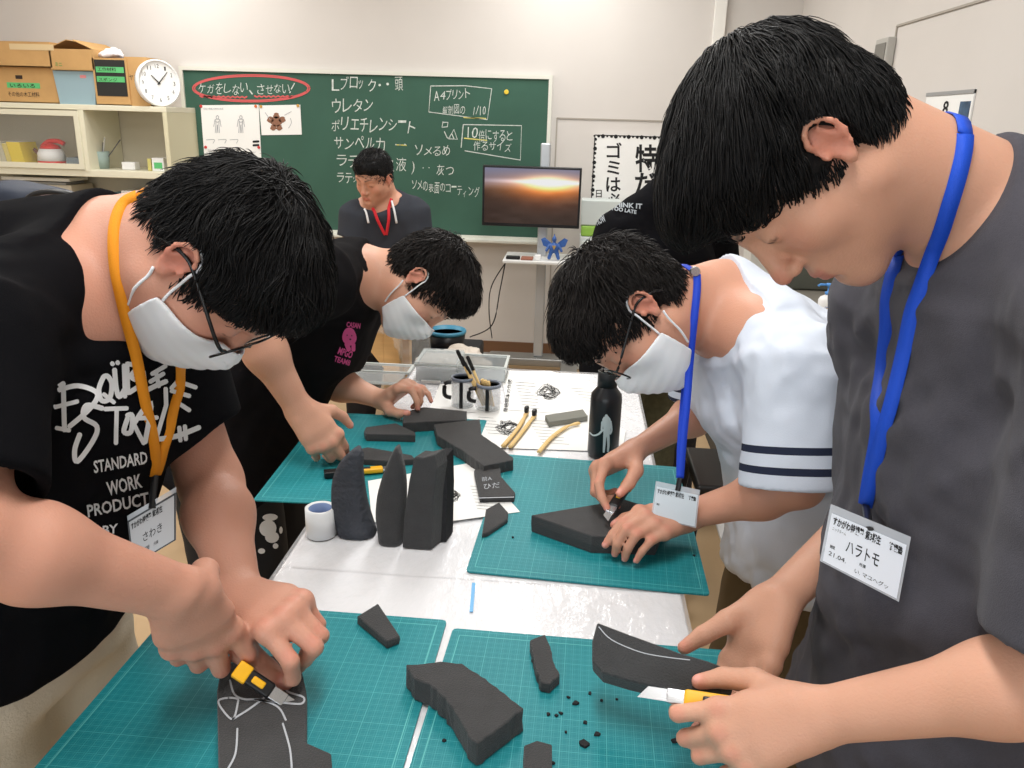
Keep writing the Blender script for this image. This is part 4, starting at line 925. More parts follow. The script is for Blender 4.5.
w = [YP(x, y, base2[1]+.012) for x, y in ((433, 546), (446, 530), (447, 490), (446, 457), (438, 456), (440, 470), (436, 500))]; w[0][2] = w[1][2] = T+.0005
bm = bmesh.new(); prism(bm, w, (.006, .035, 0)); tag(bmobj('foam_tooth', bm, FD), 'narrow dark foam horn, rear slab of the right pair', 'foam shape', 'standing tooth-shaped foam pieces')
# tape roll standing on its side rim
c = Z(317, 541, T+.0005); rT = .024
tp = empty('tape_roll', c, 'wide roll of white tape lying flat beside the blue-grey foam tooth', 'tape roll'); tw = .047; bm = bmesh.new()
c = A(c[0], c[1]+rT, T)
bm = bmesh.new(); lathe(bm, [(rT, .0005), (rT, tw), (rT*.78, tw), (rT*.78, .0005), (rT, .0005)], c, 32); bmobj('tape', bm, mat('tape_white', (232, 234, 236), .3, .5), tp, True)
bm = bmesh.new(); lathe(bm, [(rT*.77, .001), (rT*.77, tw-.001), (rT*.72, tw-.001), (rT*.72, .001), (rT*.77, .001)], c, 32); bmobj('core', bm, mat('core_blue', (120, 140, 180), .6), tp, True)
w = [Z(x, y, T+.0004) for x, y in ((469.5, 612), (473, 612), (475.5, 583), (472, 583))]; bm = bmesh.new(); prism(bm, w, (0, 0, .0006)); tag(bmobj('tape_strip', bm, mat('tape_blue', (110, 176, 226), .5)), 'short strip of light blue tape stuck on the white table', 'tape')
# papers
def paper(corn, lab, z=T+.0006, drawf=None):
    w = [Z(x, y, z) for x, y in corn]; bm = bmesh.new(); prism(bm, w, (0, 0, .0004)); o = tag(bmobj('paper_sheet', bm, PW), lab, 'paper', 'printed sheets on the table')
    if drawf: m = Marks(); drawf(m); m.px_on('printing', lambda x, y: Z(x, y, z+.0009), INK, o)
    return o
def scribble(m, cx, cy, rx, ry, n, seed, w=.16):
    rg = random.Random(seed)
    for i in range(n):
        t = rg.uniform(0, 6.28); q = [(cx+rx*rg.uniform(.1, 1)*math.cos(t+k*.9), cy+ry*rg.uniform(.1, 1)*math.sin(t+k*.9)) for k in range(4)]; m.stroke(q, w)
def lines(m, x, y, dx, n, L, seed, dy=3.2, sl=.07, w=.11):
    rg = random.Random(seed)
    for i in range(n): l = L*rg.uniform(.6, 1); m.stroke([(x+dx*i, y+dy*i), (x+dx*i+l, y+dy*i+l*sl)], w, sm=False)
def d1(m): scribble(m, 548, 392, 13, 9, 30, 1); lines(m, 515, 382, 1, 9, 20, 2); lines(m, 570, 388, 4, 8, 22, 3); m.text('骨格標本の作図', 507, 412, 512, 380, 4, .01)
def d2(m): scribble(m, 508, 427, 13, 9, 30, 4); lines(m, 478, 417, 2, 6, 18, 5); lines(m, 528, 420, 2, 8, 30, 6)
def d3(m): scribble(m, 446, 496, 16, 9, 40, 7, .18); lines(m, 470, 486, 1, 8, 20, 8); lines(m, 420, 490, -1, 8, 16, 9)
paper([(458, 424), (455, 410), (560, 398), (626, 430), (622, 452), (470, 447)], 'printed sheet under the bamboo toothbrushes', T+.0006, d2)
paper([(508, 410), (500, 371), (550, 371), (592, 382), (616, 404), (600, 416)], 'printed anatomy sheet at the far end of the table', T+.0016, d1)
paper([(372, 522), (368, 481), (476, 462), (520, 512), (430, 524)], 'printed sheet under the standing foam teeth', T+.0032, d3)
paper([(428, 413), (440, 384), (470, 384), (476, 412)], 'small white sheet under the brush mugs', T+.0026)
# ---------------------------------------------------------------- mugs with brushes
def mug(px, pb, pt, r, lab):
    c = Z(px, pb, T+.0035); zt = YP(px, pt, c[1])[2]; hgt = zt-c[2]; c = A(c[0], c[1]+r, c[2]); t = empty('clear_mug', c, lab, 'mug', 'clear mugs of brushes'); bm = bmesh.new()
    lathe(bm, [(r, 0), (r, hgt), (r*.93, hgt), (r*.93, .004)], c, 28); bmobj('cup', bm, mat('clear_acrylic', (232, 236, 240), .05, .6, alpha=.25), t, True)
    bm = bmesh.new(); lathe(bm, [(r*1.03, hgt-.004), (r*1.03, hgt+.003), (r*.9, hgt+.003), (r*.9, hgt-.004), (r*1.03, hgt-.004)], c, 28); bmobj('rim', bm, mat('rim_grey', (120, 128, 142), .4), t, True)
    bm = bmesh.new(); tube(bm, smoothline([c+A(-r, -.3*r, hgt*.85), c+A(-r*1.5, -.4*r, hgt*.8), c+A(-r*1.55, -.4*r, hgt*.4), c+A(-r, -.3*r, hgt*.3)], 4), .005, 8); bmobj('handle', bm, blkp, t, True)
    bmobj('band', bx(c[0]-.004, c[0]+.004, c[1]-r-.002, c[1]-r+.001, c[2]+.002, c[2]+hgt-.004), blkp, t); return t, c, hgt
t1, mc1, mh = mug(461, 409, 381, .026, 'clear mug left of the bundle of brushes'); t2, mc2, mh2 = mug(487, 412, 388, .028, 'clear mug holding the black-tipped brushes')
wood = mat('pale_wood', (222, 190, 130), .55, .3)
for i in range(7):
    b0 = mc2+A(-.012+.004*i, .004*(i % 3)-.002, .006); tipx, tipy = (457+i*3.4, 350+(i % 3)*4+i*2) if i < 4 else (470+i*3, 375+i); tpn = YP(tipx, tipy, mc2[1]+.0)
    d = nrm(tpn-b0); L = np.linalg.norm(tpn-b0); t = empty('paint_brush', b0, ['slim wooden brush with a black tip, leftmost in the mug', 'wooden brush with a black tip, second in the mug', 'wooden brush with a black tip, third in the mug', 'wooden brush with a black tip, rightmost of the tall ones', 'short pale wooden brush handle in the mug', 'short pale wooden stick, second from the mug edge', 'short pale wooden stick at the right rim of the mug'][i], 'brush', 'brushes in the mug'); bm = bmesh.new()
    tube(bm, [b0, b0+d*L*.72], [.0028, .0036], 8); bmobj('handle', bm, wood, t, True)
    bm = bmesh.new(); tube(bm, [b0+d*L*.72, b0+d*L*.98, b0+d*L], [.0045, .0045, .003], 8); bmobj('tip', bm, blkp if i < 4 else wood, t, True)
# bamboo toothbrushes
def tbrush(pts, head, lab, bris=True):
    w = [Z(x, y, T+.007) for x, y in pts]; t = empty('bamboo_toothbrush', w[0]*A(1, 1, 0)+A(0, 0, T), lab, 'toothbrush', 'bamboo toothbrushes'); bm = bmesh.new(); q = smoothline(w, 5); n = len(q)
    tube(bm, q, [.0050 if i < n*.65 else .0036 if i < n*.8 else .0052 for i in range(n)], 8, flat=.6); bmobj('handle', bm, wood, t, True)
    if bris:
        d = nrm(w[-1]-w[-2]); c = w[-1]-d*.006+A(0, 0, .008); a_, b_, _ = frame_of(A(0, 0, 1)); S = Sdf(); S.add(es(c-A(0, 0, .004), c+A(0, 0, .005), d, d, (.011, .0055), (.0105, .0055), .003), 0); o, _, _ = sdf_obj('bristles', S, .0015, blkp, t)
tbrush([(503, 446), (518, 428), (527, 412)], 0, 'bamboo toothbrush with black bristles, left of the pair'); tbrush([(510, 447), (522, 432), (535, 415)], 0, 'bamboo toothbrush with black bristles, right of the pair')
tbrush([(539, 452), (551, 438), (566, 427), (579, 423)], 0, 'bare bamboo toothbrush handle by the sanding block', False)
w = [Z(x, y, T+.014) for x, y in ((545, 415), (583, 409), (588, 416), (549, 422))]; bm = bmesh.new(); prism(bm, w, (0, 0, -.012)); tag(bmobj('sanding_block', bm, mat('block_grey', (128, 128, 120), .9, bump=.4, bscale=600), None, bevel=.0015), 'grey sanding block on the papers behind the toothbrushes', 'sanding block')
# bottle
c = Z(603, 459, T+.001); y0 = c[1]; top = YP(603, 373, y0)[2]; hb = top-T-.001; rb = (YP(620, 420, y0)[0]-YP(588, 420, y0)[0])/2; c = A(c[0], y0+rb*.8, T+.001)
bt = empty('water_bottle', c, 'black steel water bottle with a white figure print', 'bottle'); bm = bmesh.new()
lathe(bm, [(rb*.94, 0), (rb, .006), (rb, hb*.66), (rb*.96, hb*.72), (rb*.62, hb*.80), (rb*.60, hb*.82)], c, 36); body_b = bmobj('bottle', bm, mat('bottle_black', (26, 27, 30), .35, .5), bt, True)
bm = bmesh.new(); lathe(bm, [(rb*.62, hb*.81), (rb*.62, hb*.97), (rb*.5, hb*.995), (rb*.3, hb)], c, 28); bmobj('cap', bm, mat('cap_black', (34, 36, 38), .5), bt, True)
def bottle_hit(px, py):
    v = RAY(px, py); o2 = EYE[:2]-c[:2]; a = v[:2]@v[:2]; b = 2*o2@v[:2]; cc_ = o2@o2-(rb+.0008)**2; D = b*b-4*a*cc_
    return None if D < 0 else EYE+v*((-b-math.sqrt(D))/(2*a))
m = Marks(); k_ = lambda *p: [(420+x/3.842, 340+y/3.84) for x, y in p]
m.stroke(k_((716, 290), (716, 296)), 1.5, cap=True); m.stroke(k_((716, 305), (718, 340), (716, 365)), (4.2, 3.0)); m.stroke(k_((700, 315), (698, 345)), 1.0); m.stroke(k_((732, 312), (736, 345), (730, 360)), 1.0)
m.stroke(k_((710, 365), (708, 400), (706, 430)), (1.6, 1.0)); m.stroke(k_((722, 365), (724, 400), (722, 428)), (1.6, 1.0)); m.stroke(k_((702, 345), (685, 362), (665, 366), (652, 355)), (1.2, .5)); m.px_on('white_print', bottle_hit, mat('print_white', (206, 214, 216), .6), bt, 2.0)
# plastic boxes at the far end
def clearbox(px0, px1, pyt, pyb, y, d, lab, lid=False, al=.3, col=(200, 206, 208)):
    a = YP(px0, pyb, y); b = YP(px1, pyt, y); z0 = T+.003; z1 = b[2]; t = empty('plastic_container', A((a[0]+b[0])/2, y+d/2, z0), lab, 'container', 'clear plastic containers'); bm = bmesh.new(); w_ = .002; x0, x1 = a[0], b[0]
    mm = mat('clear_box_%d' % int(al*100), col, .15, .5, alpha=al)
    for q in ((x0, x1, y, y+w_), (x0, x1, y+d-w_, y+d), (x0, x0+w_, y+w_, y+d-w_), (x1-w_, x1, y+w_, y+d-w_)): bx(*q, z0, z1, bm)
    bx(x0, x1, y, y+d, z0, z0+w_, bm); bmobj('tub', bm, mm, t)
    bm = bmesh.new(); rr = mat('box_rim', (214, 220, 218), .3, .5, alpha=.75)
    for q in ((x0-.004, x1+.004, y-.004, y+.003), (x0-.004, x1+.004, y+d-.003, y+d+.004), (x0-.004, x0+.003, y+.003, y+d-.003), (x1-.003, x1+.004, y+.003, y+d-.003)): bx(*q, z1-.004, z1+.002, bm)
    bmobj('rim', bm, rr, t)
    if lid: bmobj('lid', bx(x0-.003, x1+.003, y-.003, y+d+.003, z1+.0025, z1+.006), mm, t)
clearbox(416, 456, 366, 392, 1.98, .13, 'clear box with a lid and a paper label at the far table end', True, .34)
clearbox(458, 505, 368, 384, 2.0, .11, 'low clear box beyond the brush mugs', False, .4)
a = YP(422, 392, 1.98); b = YP(441, 380, 1.98); simple('paper_label', bx(a[0], b[0], 1.968, 1.974, T+.002, b[2]), PW, 'white paper label standing against the lidded clear box', 'paper')
a = Z(330, 411, T+.001); clearbox(332, 398, 396, 410, 1.93, .10, 'shallow clear tray behind the far left mat', False, .3)
clearbox(345, 408, 373, 395, 2.04, .07, 'upright clear box lid behind the shallow tray', False, .18)
# retractable knives
def knife(p0, p1, up, lab, L=.145, blade=.035, swap=False):
    """p0 butt end, p1 blade end of the handle"""
    d = nrm(p1-p0); s = nrm(np.cross(up, d)); u = np.cross(d, s); t = empty('utility_knife', p0, lab, 'utility knife', 'yellow and black utility knives'); L = np.linalg.norm(p1-p0); Mx = Matrix((tuple(d), tuple(s), tuple(u))).transposed()
    yl = mat('knife_yellow', (238, 178, 24), .4, .5); ca_, cb_ = (blkp, yl) if swap else (yl, blkp)
    bm = bmesh.new(); box(bm, p0+d*L*.5, (L, .017, .010), Mx); bmobj('handle', bm, ca_, t, bevel=.003)
    bm = bmesh.new(); box(bm, p0+d*L*.18, (L*.36, .0195, .012), Mx); box(bm, p0+d*L*.62+u*.0045, (L*.34, .008, .004), Mx); bmobj('grip', bm, cb_, t, bevel=.003)
    bm = bmesh.new(); box(bm, p1+d*.008, (.018, .014, .005), Mx); bmobj('collar', bm, mat('bright_steel', (190, 192, 196), .25, metal=.9), t, bevel=.001)
    bm = bmesh.new(); b0 = p1+d*.016; prism(bm, [b0-s*.006, b0+s*.006, b0+s*.006+d*blade, b0-s*.006+d*(blade-.010)], u*.0007); bmobj('blade', bm, MATS['bright_steel'], t); return t
p0, p1 = Z(324, 474, T+.010), Z(383, 469, T+.010); knife(p0, p1, A(0, 0, 1), 'utility knife lying on the far left mat behind the foam teeth', blade=.004)

# desk with a backpack behind the left boy
dq = P(30, 300, 2.6); dk = empty('side_desk', A(dq[0], dq[1]+.1, 0), 'plain desk behind the boy in lettered black, mostly hidden', 'desk')
bmobj('top', bx(dq[0]-.45, dq[0]+.30, dq[1]-.15, dq[1]+.35, .81, .84), pine, dk, bevel=.004)
for x in (dq[0]-.42, dq[0]+.27):
    for y in (dq[1]-.12, dq[1]+.32): bmobj('leg', bx(x-.018, x+.018, y-.018, y+.018, 0, .81), steel, dk)
pb = P(52, 200, 2.6); zt_ = P(52, 181, 2.6)[2]
bp = empty('backpack', A(pb[0], dq[1]+.05, .841), 'dark navy backpack with a pale pink lining, on the desk behind the left boy', 'backpack')
S = Sdf(); cc_ = A(pb[0]-.08, dq[1]+.08, 0); S.add(es(cc_+A(0, 0, .93), cc_+A(.03, 0, zt_-.05), A(1, 0, 0), A(1, 0, 0), (.17, .10), (.19, .08), .05), 0); S.add(es(cc_+A(0, -.10, .92), cc_+A(0, -.10, 1.05), A(1, 0, 0), A(1, 0, 0), (.13, .05), (.13, .04), .03), .03); S.add(rc(cc_+A(-.19, .02, .95), cc_+A(-.19, .02, zt_-.08), .025), .03); S.disp = lambda p: .012*vnoise(p*12); S.damp = .014; S.cut(half(A(0, 0, .8415), A(0, 0, -1)), .004)
sdf_obj('bag', S, .008, mat('navy_nylon', (38, 46, 62), .6), bp)
S = Sdf(); lc = A(pb[0]+.09, dq[1]-.02, zt_-.055); S.add(ell(lc, (.09, .02, .035)), 0); sdf_obj('pink_lining', S, .005, mat('pale_pink', (196, 168, 166), .7), bp)
bm = bmesh.new(); tube(bm, [lc+A(.09*math.cos(t), -.006, .036*math.sin(t)) for t in np.linspace(0, 2*math.pi, 28, endpoint=False)], .009, 8, closed=True); bmobj('piping', bm, blkp, bp, True)
# ---------------------------------------------------------------- people
SKIN = dict(rough=.48, spec=.38, sss=.12, vcol=True, bump=.12, bscale=420)
def tinter(base, spots):
    base = np.array(s2l(base)); sp = [(np.array(c, float), np.array(r, float), np.array(s2l(col)), a) for c, r, col, a in spots]
    def f(vp):
        out = np.tile(base, (len(vp), 1)); n = vnoise(vp*35)[:, None]*.035; out = out*(1+n*np.array([.6, 1, 1]))
        for c, r, col, a in sp:
            d = np.linalg.norm(vp-c, axis=1)/r; w = np.clip(1.5*(1-d), 0, 1); w = (w*w*(3-2*w)*a)[:, None]; out = out*(1-w)+col*w
        return out
    return f
class Head:
    def __init__(s, c, f, u, sc=1.0):
        s.c = np.array(c, float); s.s = sc; f = nrm(f); u = nrm(np.array(u)-f*(np.array(u)@f)); r = np.cross(f, u)
        s.M = np.stack([r, f, u], 1)
    def L(s, x, y, z): return s.c+s.s*(s.M@np.array([x, y, z]))
    def loc(s, p): return ((p-s.c)@s.M)/s.s
    def dirv(s, x, y, z): return s.M@np.array([x, y, z])
    def E(s, c, r): return ell(s.L(*c), np.array(r)*s.s, s.M)
    def C(s, a, b, ra, rb=None): return rc(s.L(*a), s.L(*b), ra*s.s, (ra if rb is None else rb)*s.s)
def head_prims(S, h, fat=0, spots=None, mouth=True, lips=(188, 112, 100), lid=.0):
    E, C = h.E, h.C
    S.add(E((0, -.014, .034), (.073, .092, .083)), .0)
    S.add(E((0, .028, .02), (.064+fat*.3, .062, .072)), .02)
    S.add(E((0, .036, -.032), (.057+fat, .048, .060)), .02)
    for x in (-1, 1):
        S.add(C((x*(.050+fat), .002, -.052), (x*.012, .062, -.094), .022+fat*.5, .018), .03)
        S.add(E((x*.040, .050, -.028), (.024, .026, .026)), .02)
        S.add(C((x*.012, .083, .022), (x*.046, .068, .026), .0085, .007), .016)
    S.add(E((0, .066, -.100), (.021, .017, .015)), .02)
    S.add(E((0, .066, -.064), (.032, .026, .028)), .02)
    S.add(E((0, .01, -.075), (.040+fat, .05, .03)), .03)
    for x in (-1, 1):
        S.sub(E((x*.031, .100, .004), (.017, .019, .012)), .014)
        S.add(E((x*.031, .0725, .003), (.0165, .0155, .0125)), .004)
        S.sub(C((x*.019, .092, -.0015), (x*.043, .084, -.0010), .0012), .002)
    S.add(C((0, .088, .010), (0, .103, -.027), .0065, .0100), .012)
    S.add(E((0, .106, -.034), (.0105, .0105, .0090)), .008)
    for x in (-1, 1):
        S.add(E((x*.0125, .096, -.037), (.0075, .010, .0075)), .005)
        S.sub(E((x*.0065, .1035, -.0445), (.0035, .006, .004)), .002)
    if mouth:
        S.add(E((0, .0885, -.0615), (.023, .0085, .0052)), .005)
        S.add(E((0, .0865, -.0715), (.019, .0085, .0062)), .005)
        S.sub(E((0, .097, -.0665), (.024, .0085, .0011)), .002)
        S.sub(E((0, .090, -.0805), (.017, .006, .004)), .008)
    for x in (-1, 1):   # ears
        S.add(E((x*.0755, -.010, .000), (.0065, .0135, .0240)), .005)
        hx_ = [(.0775, .004, .006), (.083, .003, .016), (.086, -.004, .0245), (.0875, -.013, .0265), (.0885, -.0215, .020), (.088, -.0250, .008), (.086, -.0225, -.005), (.083, -.016, -.015), (.0805, -.008, -.022)]
        for a_, b_ in zip(hx_[:-1], hx_[1:]): S.add(C((x*a_[0], a_[1], a_[2]), (x*b_[0], b_[1], b_[2]), .0030), .003)
        S.add(E((x*.0800, -.0050, -.0215), (.0042, .0070, .0085)), .004)
        S.add(C((x*.0835, -.014, .016), (x*.0835, -.0165, -.004), .0026), .004)
        S.add(E((x*.0800, .0045, -.0035), (.0040, .0042, .0060)), .003)
        S.sub(E((x*.0850, -.0060, -.0030), (.0065, .0065, .0100)), .003)
    if spots is not None:
        for x in (-1, 1):
            spots.append((h.L(x*.080, -.01, 0), .036*h.s, (196, 108, 92), .5))
            spots.append((h.L(x*.031, .084, .0285), A(.020)[0]*h.s, (60, 45, 40), 0))
            for t in np.linspace(0, 1, 7):
                spots.append((h.L(x*(.016+t*.034), .094-t*.022, .027+.005*math.sin(t*3)), .0062*h.s, (52, 38, 34), .8))
                spots.append((h.L(x*(.018+t*.026), .0905-t*.008, -.0010), .0032*h.s, (25, 18, 16), .95))
            spots.append((h.L(x*.040, .068, -.02), .03*h.s, (218, 140, 118), .35))
        spots.append((h.L(0, .112, -.034), .022*h.s, (206, 122, 104), .5))
        for t in (-1, -.5, 0, .5, 1):
            spots.append((h.L(t*.017, .096-abs(t)*.004, -.0618), .0085*h.s, lips, .7)); spots.append((h.L(t*.014, .094-abs(t)*.003, -.0715), .0090*h.s, lips, .75))
def neck_prim(S, h, c7, r0=.052, r1=.060):
    S.add(rc(h.L(0, -.022, -.055), c7, r0, r1), .03)
    S.add(rc(h.L(0, -.045, -.02), c7, r0*.8, r1*.8), .03)
def hand_prims(S, W0, f, n, side, curls, thumb, s=1.0, spots=None, fr=1.0):
    f = nrm(f); n = nrm(np.array(n)-f*(np.array(n)@f)); t = np.cross(n, f)*(1 if side > 0 else -1)   # side +1 = right hand
    L = lambda a, b, c: W0+s*(a*f+b*t+c*n)
    mc = [(.088, .029, .0), (.093, .009, .003), (.088, -.011, .001), (.079, -.029, -.004)]
    fl = [(.042, .026, .021), (.046, .029, .022), (.042, .027, .022), (.033, .021, .019)]
    fw = [(.0102, .0090, .0080, .0068), (.0105, .0092, .0082, .0070), (.0098, .0086, .0078, .0067), (.0088, .0078, .0070, .0060)]
    S.add(es(L(.002, 0, -.002), L(.055, 0, 0), t, t, (.027*s, .019*s), (.037*s*fr, .0155*s), .012), .02)
    for i, m in enumerate(mc):
        S.add(rc(L(.02, m[1]*.55, -.001), L(*m), .0145*s, .0118*s*fr), .012)
        S.add(rc(L(*m), L(m[0], m[1], m[2]+.001), .0120*s*fr), .005)
    for i in range(4):
        a1, a2, a3, sp = curls[i]; a1, a2, a3, sp = map(math.radians, (a1, a2, a3, sp))
        ff = math.cos(sp)*f+math.sin(sp)*t; p = L(*mc[i]); ang = 0
        for j, a in enumerate((a1, a2, a3)):
            ang += a; d = math.cos(ang)*ff-math.sin(ang)*n; q = p+d*fl[i][j]*s
            S.add(rc(p, q, fw[i][j]*s*fr, fw[i][j+1]*s*fr), .006 if j == 0 else .0025)
            if spots is not None and j < 2: spots.append((p+n*.008*s, .013*s, (206, 122, 104), .35))
            p = q
        if spots is not None:
            nd = math.sin(ang)*ff+math.cos(ang)*n
            spots.append((p+nd*.0068*s*fr+d*.001*s, .0062*s, (232, 178, 168), .95)); spots.append((p, .016*s, (222, 130, 116), .45))
    p = L(.018, .020, -.008); rad = (.0165, .0135, .0110, .0085); ln = (.044, .034, .027)
    for j, v in enumerate(thumb):
        v = nrm(v[0]*f+v[1]*t+v[2]*n); q = p+v*ln[j]*s
        S.add(rc(p, q, rad[j]*s*fr, rad[j+1]*s*fr), .014 if j == 0 else .004); p = q
    S.add(rc(L(.03, .018, -.006), L(.06, .026, -.006), .012*s, .009*s), .012)
    if spots is not None:
        nd = nrm(np.cross(v, np.cross(t, f))); nd = nrm(n-v*(n@v)) if abs(n@v) < .9 else nrm(t)
        nd = nrm(nd+.8*nrm(t-v*(t@v)+1e-6))
        spots.append((p+nd*.0082*s+v*.001, .0075*s, (232, 180, 168), .95)); spots.append((p, .018*s, (222, 130, 116), .4))
    return p
def arm_prims(S, sh, el, wr, w=1.0, hand_n=None):
    S.add(rc(sh, el, .048*w, .040*w), .03); d = nrm(wr-el); m = el+(wr-el)*.3
    S.add(rc(el, m, .040*w, .041*w), .02)
    lat = np.cross(hand_n, d) if hand_n is not None else np.cross(d, A(0, 0, 1))
    S.add(es(m, wr, lat, lat, (.041*w, .039*w), (.0285*w, .0215*w), .02), .03)
def legs_prims(S, hip, lat, fwd, k=1.0, w=(.085, .058, .045), foot=True, floor=.05, bend=.05, spread=.10):
    J = []
    for x in (-1, 1):
        h0 = hip+lat*x*.085; an = A(h0[0], h0[1], 0)+lat*x*(spread-.085)*1.2; an[2] = floor+.04
        kn = (h0+an)/2+fwd*bend; kn[2] = (h0[2]+an[2])/2
        S.add(rc(h0, kn, w[0], w[1]), .03); S.add(rc(kn, an, w[1]*.98, w[2]), .02)
        if foot: S.add(rc(an-A(0, 0, .02), an+fwd*.13-A(0, 0, .04), .035, .028), .03)
        J.append((h0, kn, an))
    return J
def folds(amp, fq, seed=0, ridge=.6, M=None):
    """cloth relief: fq = three frequencies, low along the direction a fold runs"""
    fq = np.array(fq, float); o = np.array([seed*3.7, seed*1.3, seed*5.1])
    def f(p):
        q = p if M is None else p@M
        w = q*fq+o; w = w+.5*np.stack([vnoise(q*6+o), vnoise(q*6+o+9), vnoise(q*6+o+17)], 1)
        a = vnoise(w); r = 1-2*np.abs(vnoise(w*1.3+7)); return amp*(a*(1-ridge)+r*ridge*.7)+amp*.25*vnoise(q*45+o)
    return f
def hair_mesh(name, h, capS, skinS, mats, parent, seed, style, res=.0032, count=5000):
    o_, vp, q = sdf_obj('tmp', capS, res, mats, None, 0)
    bpy.data.objects.remove(o_)
    rng = np.random.RandomState(seed); lp = h.loc(vp); grav = h.M.T@np.array([0, 0, -1.0])
    # roots on the scalp
    idx = rng.choice(len(vp), count, replace=True); p = lp[idx]+rng.normal(0, .0015, (count, 3))
    wh = np.array(style.get('whorl', (.01, -.055, .11))); g = style.get('g', .5); step = .009
    ln = np.array([style['len'](*x) for x in p])*rng.uniform(.6, 1.25, count); nst = 9
    off = rng.uniform(-.0015, .005, count); P0 = p.copy(); path = [p.copy()]
    flow = style.get('flow', A(0, .45, -.25)); jd = rng.normal(0, style.get('messy', .16), (count, 3))
    cl = np.stack([vnoise(p*38+3), vnoise(p*38+13), vnoise(p*38+23)], 1)*style.get('clump', .5)
    def dl(x): return capS.ev(h.c+h.s*(x@h.M.T))/h.s
    def grad(x, d0):
        e = .002; return np.stack([dl(x+A(e, 0, 0))-d0, dl(x+A(0, e, 0))-d0, dl(x+A(0, 0, e))-d0], 1)/e
    def ds(x): return skinS.ev(h.c+h.s*(x@h.M.T))/h.s
    for k in range(nst):
        d0 = dl(p); gr = grad(p, d0); gr /= np.linalg.norm(gr, axis=1)[:, None]+1e-6
        t = p-wh; t /= np.linalg.norm(t, axis=1)[:, None]+1e-6
        v = t*.7+flow+grav*g*(k/nst+.25)+jd+cl
        into = np.minimum((v*gr).sum(1), 0) if k > 1 else (v*gr).sum(1)
        v = v-gr*(into*1.0)[:, None]
        v /= np.linalg.norm(v, axis=1)[:, None]+1e-6
        p = p+v*(ln/nst)[:, None]
        d0 = dl(p); lift = off+style.get('lift', .0)*(k+1)/nst; push = np.maximum(lift-d0, 0); pull = np.minimum(lift+.004-d0, 0)*style.get('hug', .35)
        p = p+gr*(push+pull)[:, None]
        dsk = ds(p); p = p+gr*np.maximum(.003-dsk, 0)[:, None]
        path.append(p.copy())
    path = np.stack(path, 1); n1 = nst+1; wd = rng.uniform(.0004, .0011, count)*style.get('w', 1)
    x_, y_, z_ = np.abs(path[..., 0]), path[..., 1], path[..., 2]; zf = style.get('zf', .035)
    jz = rng.normal(0, .006, count)[:, None]; bad = (y_ > .030+style.get('sb', 0)+jz+(z_+.02)*.95) & (z_ < zf+jz)
    bad |= ((x_-.088)/.022)**2+((y_+.006)/.022)**2+((z_+.008)/.038)**2 < 1
    bad |= (z_ < -.070) | ((y_ > -.022) & (z_ < -.028) & (y_ < .04)) | ((y_ > .0) & (z_ < -.03))
    keep = ~bad[:, 0]; path = path[keep]; bad = bad[keep]; wd = wd[keep]; count = len(path)
    okk = np.cumprod(~bad, axis=1).astype(float); last = okk.sum(1).astype(int)-1
    for k in range(1, n1):
        st = okk[:, k] < .5; path[st, k] = path[st, k-1]+(path[st, k-1]-path[st, max(k-2, 0)])*.02
    tp = np.array([.7, 1, 1, 1, .95, .85, .72, .55, .35, .05]); V_, Fc = [], []
    tan = np.gradient(path, axis=1); tan /= np.linalg.norm(tan, axis=2)[:, :, None]+1e-9
    ref = rng.normal(0, 1, (count, 1, 3)); a = np.cross(tan, ref); a /= np.linalg.norm(a, axis=2)[:, :, None]+1e-9; b = np.cross(tan, a)
    tpr = tp[None, :]*okk; rings = [path+(math.cos(x)*a+math.sin(x)*b)*(wd[:, None]*tpr)[:, :, None] for x in (0, 2.094, 4.189)]
    X = np.stack(rings, 2)                       # count, n1, 3, xyz
    W_ = h.c+h.s*(X.reshape(-1, 3)@h.M.T)
    bi = (np.arange(count)*n1*3)[:, None, None]; k_ = np.arange(nst)[None, :, None]*3; j = np.arange(3)[None, None, :]
    j2 = (j+1) % 3
    q2 = np.stack([bi+k_+j, bi+k_+j2, bi+k_+3+j2, bi+k_+3+j], -1).reshape(-1, 4)
    allv = np.vstack([vp, W_]); allq = np.vstack([q, q2+len(vp)])
    me = bpy.data.meshes.new(name); me.vertices.add(len(allv)); me.vertices.foreach_set('co', allv.ravel())
    me.loops.add(len(allq)*4); me.loops.foreach_set('vertex_index', allq.ravel().astype(np.int32))
    me.polygons.add(len(allq)); me.polygons.foreach_set('loop_start', np.arange(0, len(allq)*4, 4, dtype=np.int32)); me.update(calc_edges=True)
    return link_mesh(name, me, mats, parent, None, True)
def hair_cap(h, th=.012, top=.0, front=0., side=.0, back=-.062, hl=.055):
    C = Sdf(); E = h.E
    C.add(E((0, -.014, .034+top*.4), (.073+th, .092+th*.85, .083+th+top*.6)), 0)
    C.add(E((0, -.036, -.015), (.062+th*.7, .062+th*.7, .060)), .02)
    C.add(E((0, .045, .075+top*.5), (.056+th*.5, .04+front, .028+th)), .025)
    C.cut(half(h.L(0, .020+side, -.020), h.dirv(0, 1, -.95)), .010)
    for x in (-1, 1):
        C.sub(E((x*.094, -.004, -.012), (.026, .021, .036)), .006)
        C.sub(E((x*.090, -.002, -.060), (.042, .036, .048)), .010)
    C.cut(half(h.L(0, -.06, back), h.dirv(0, .30, -1)), .012)
    C.disp = lambda p: .0030*vnoise((p-h.c)*50)+.0010*vnoise((p-h.c)*160); C.damp = .005
    return C
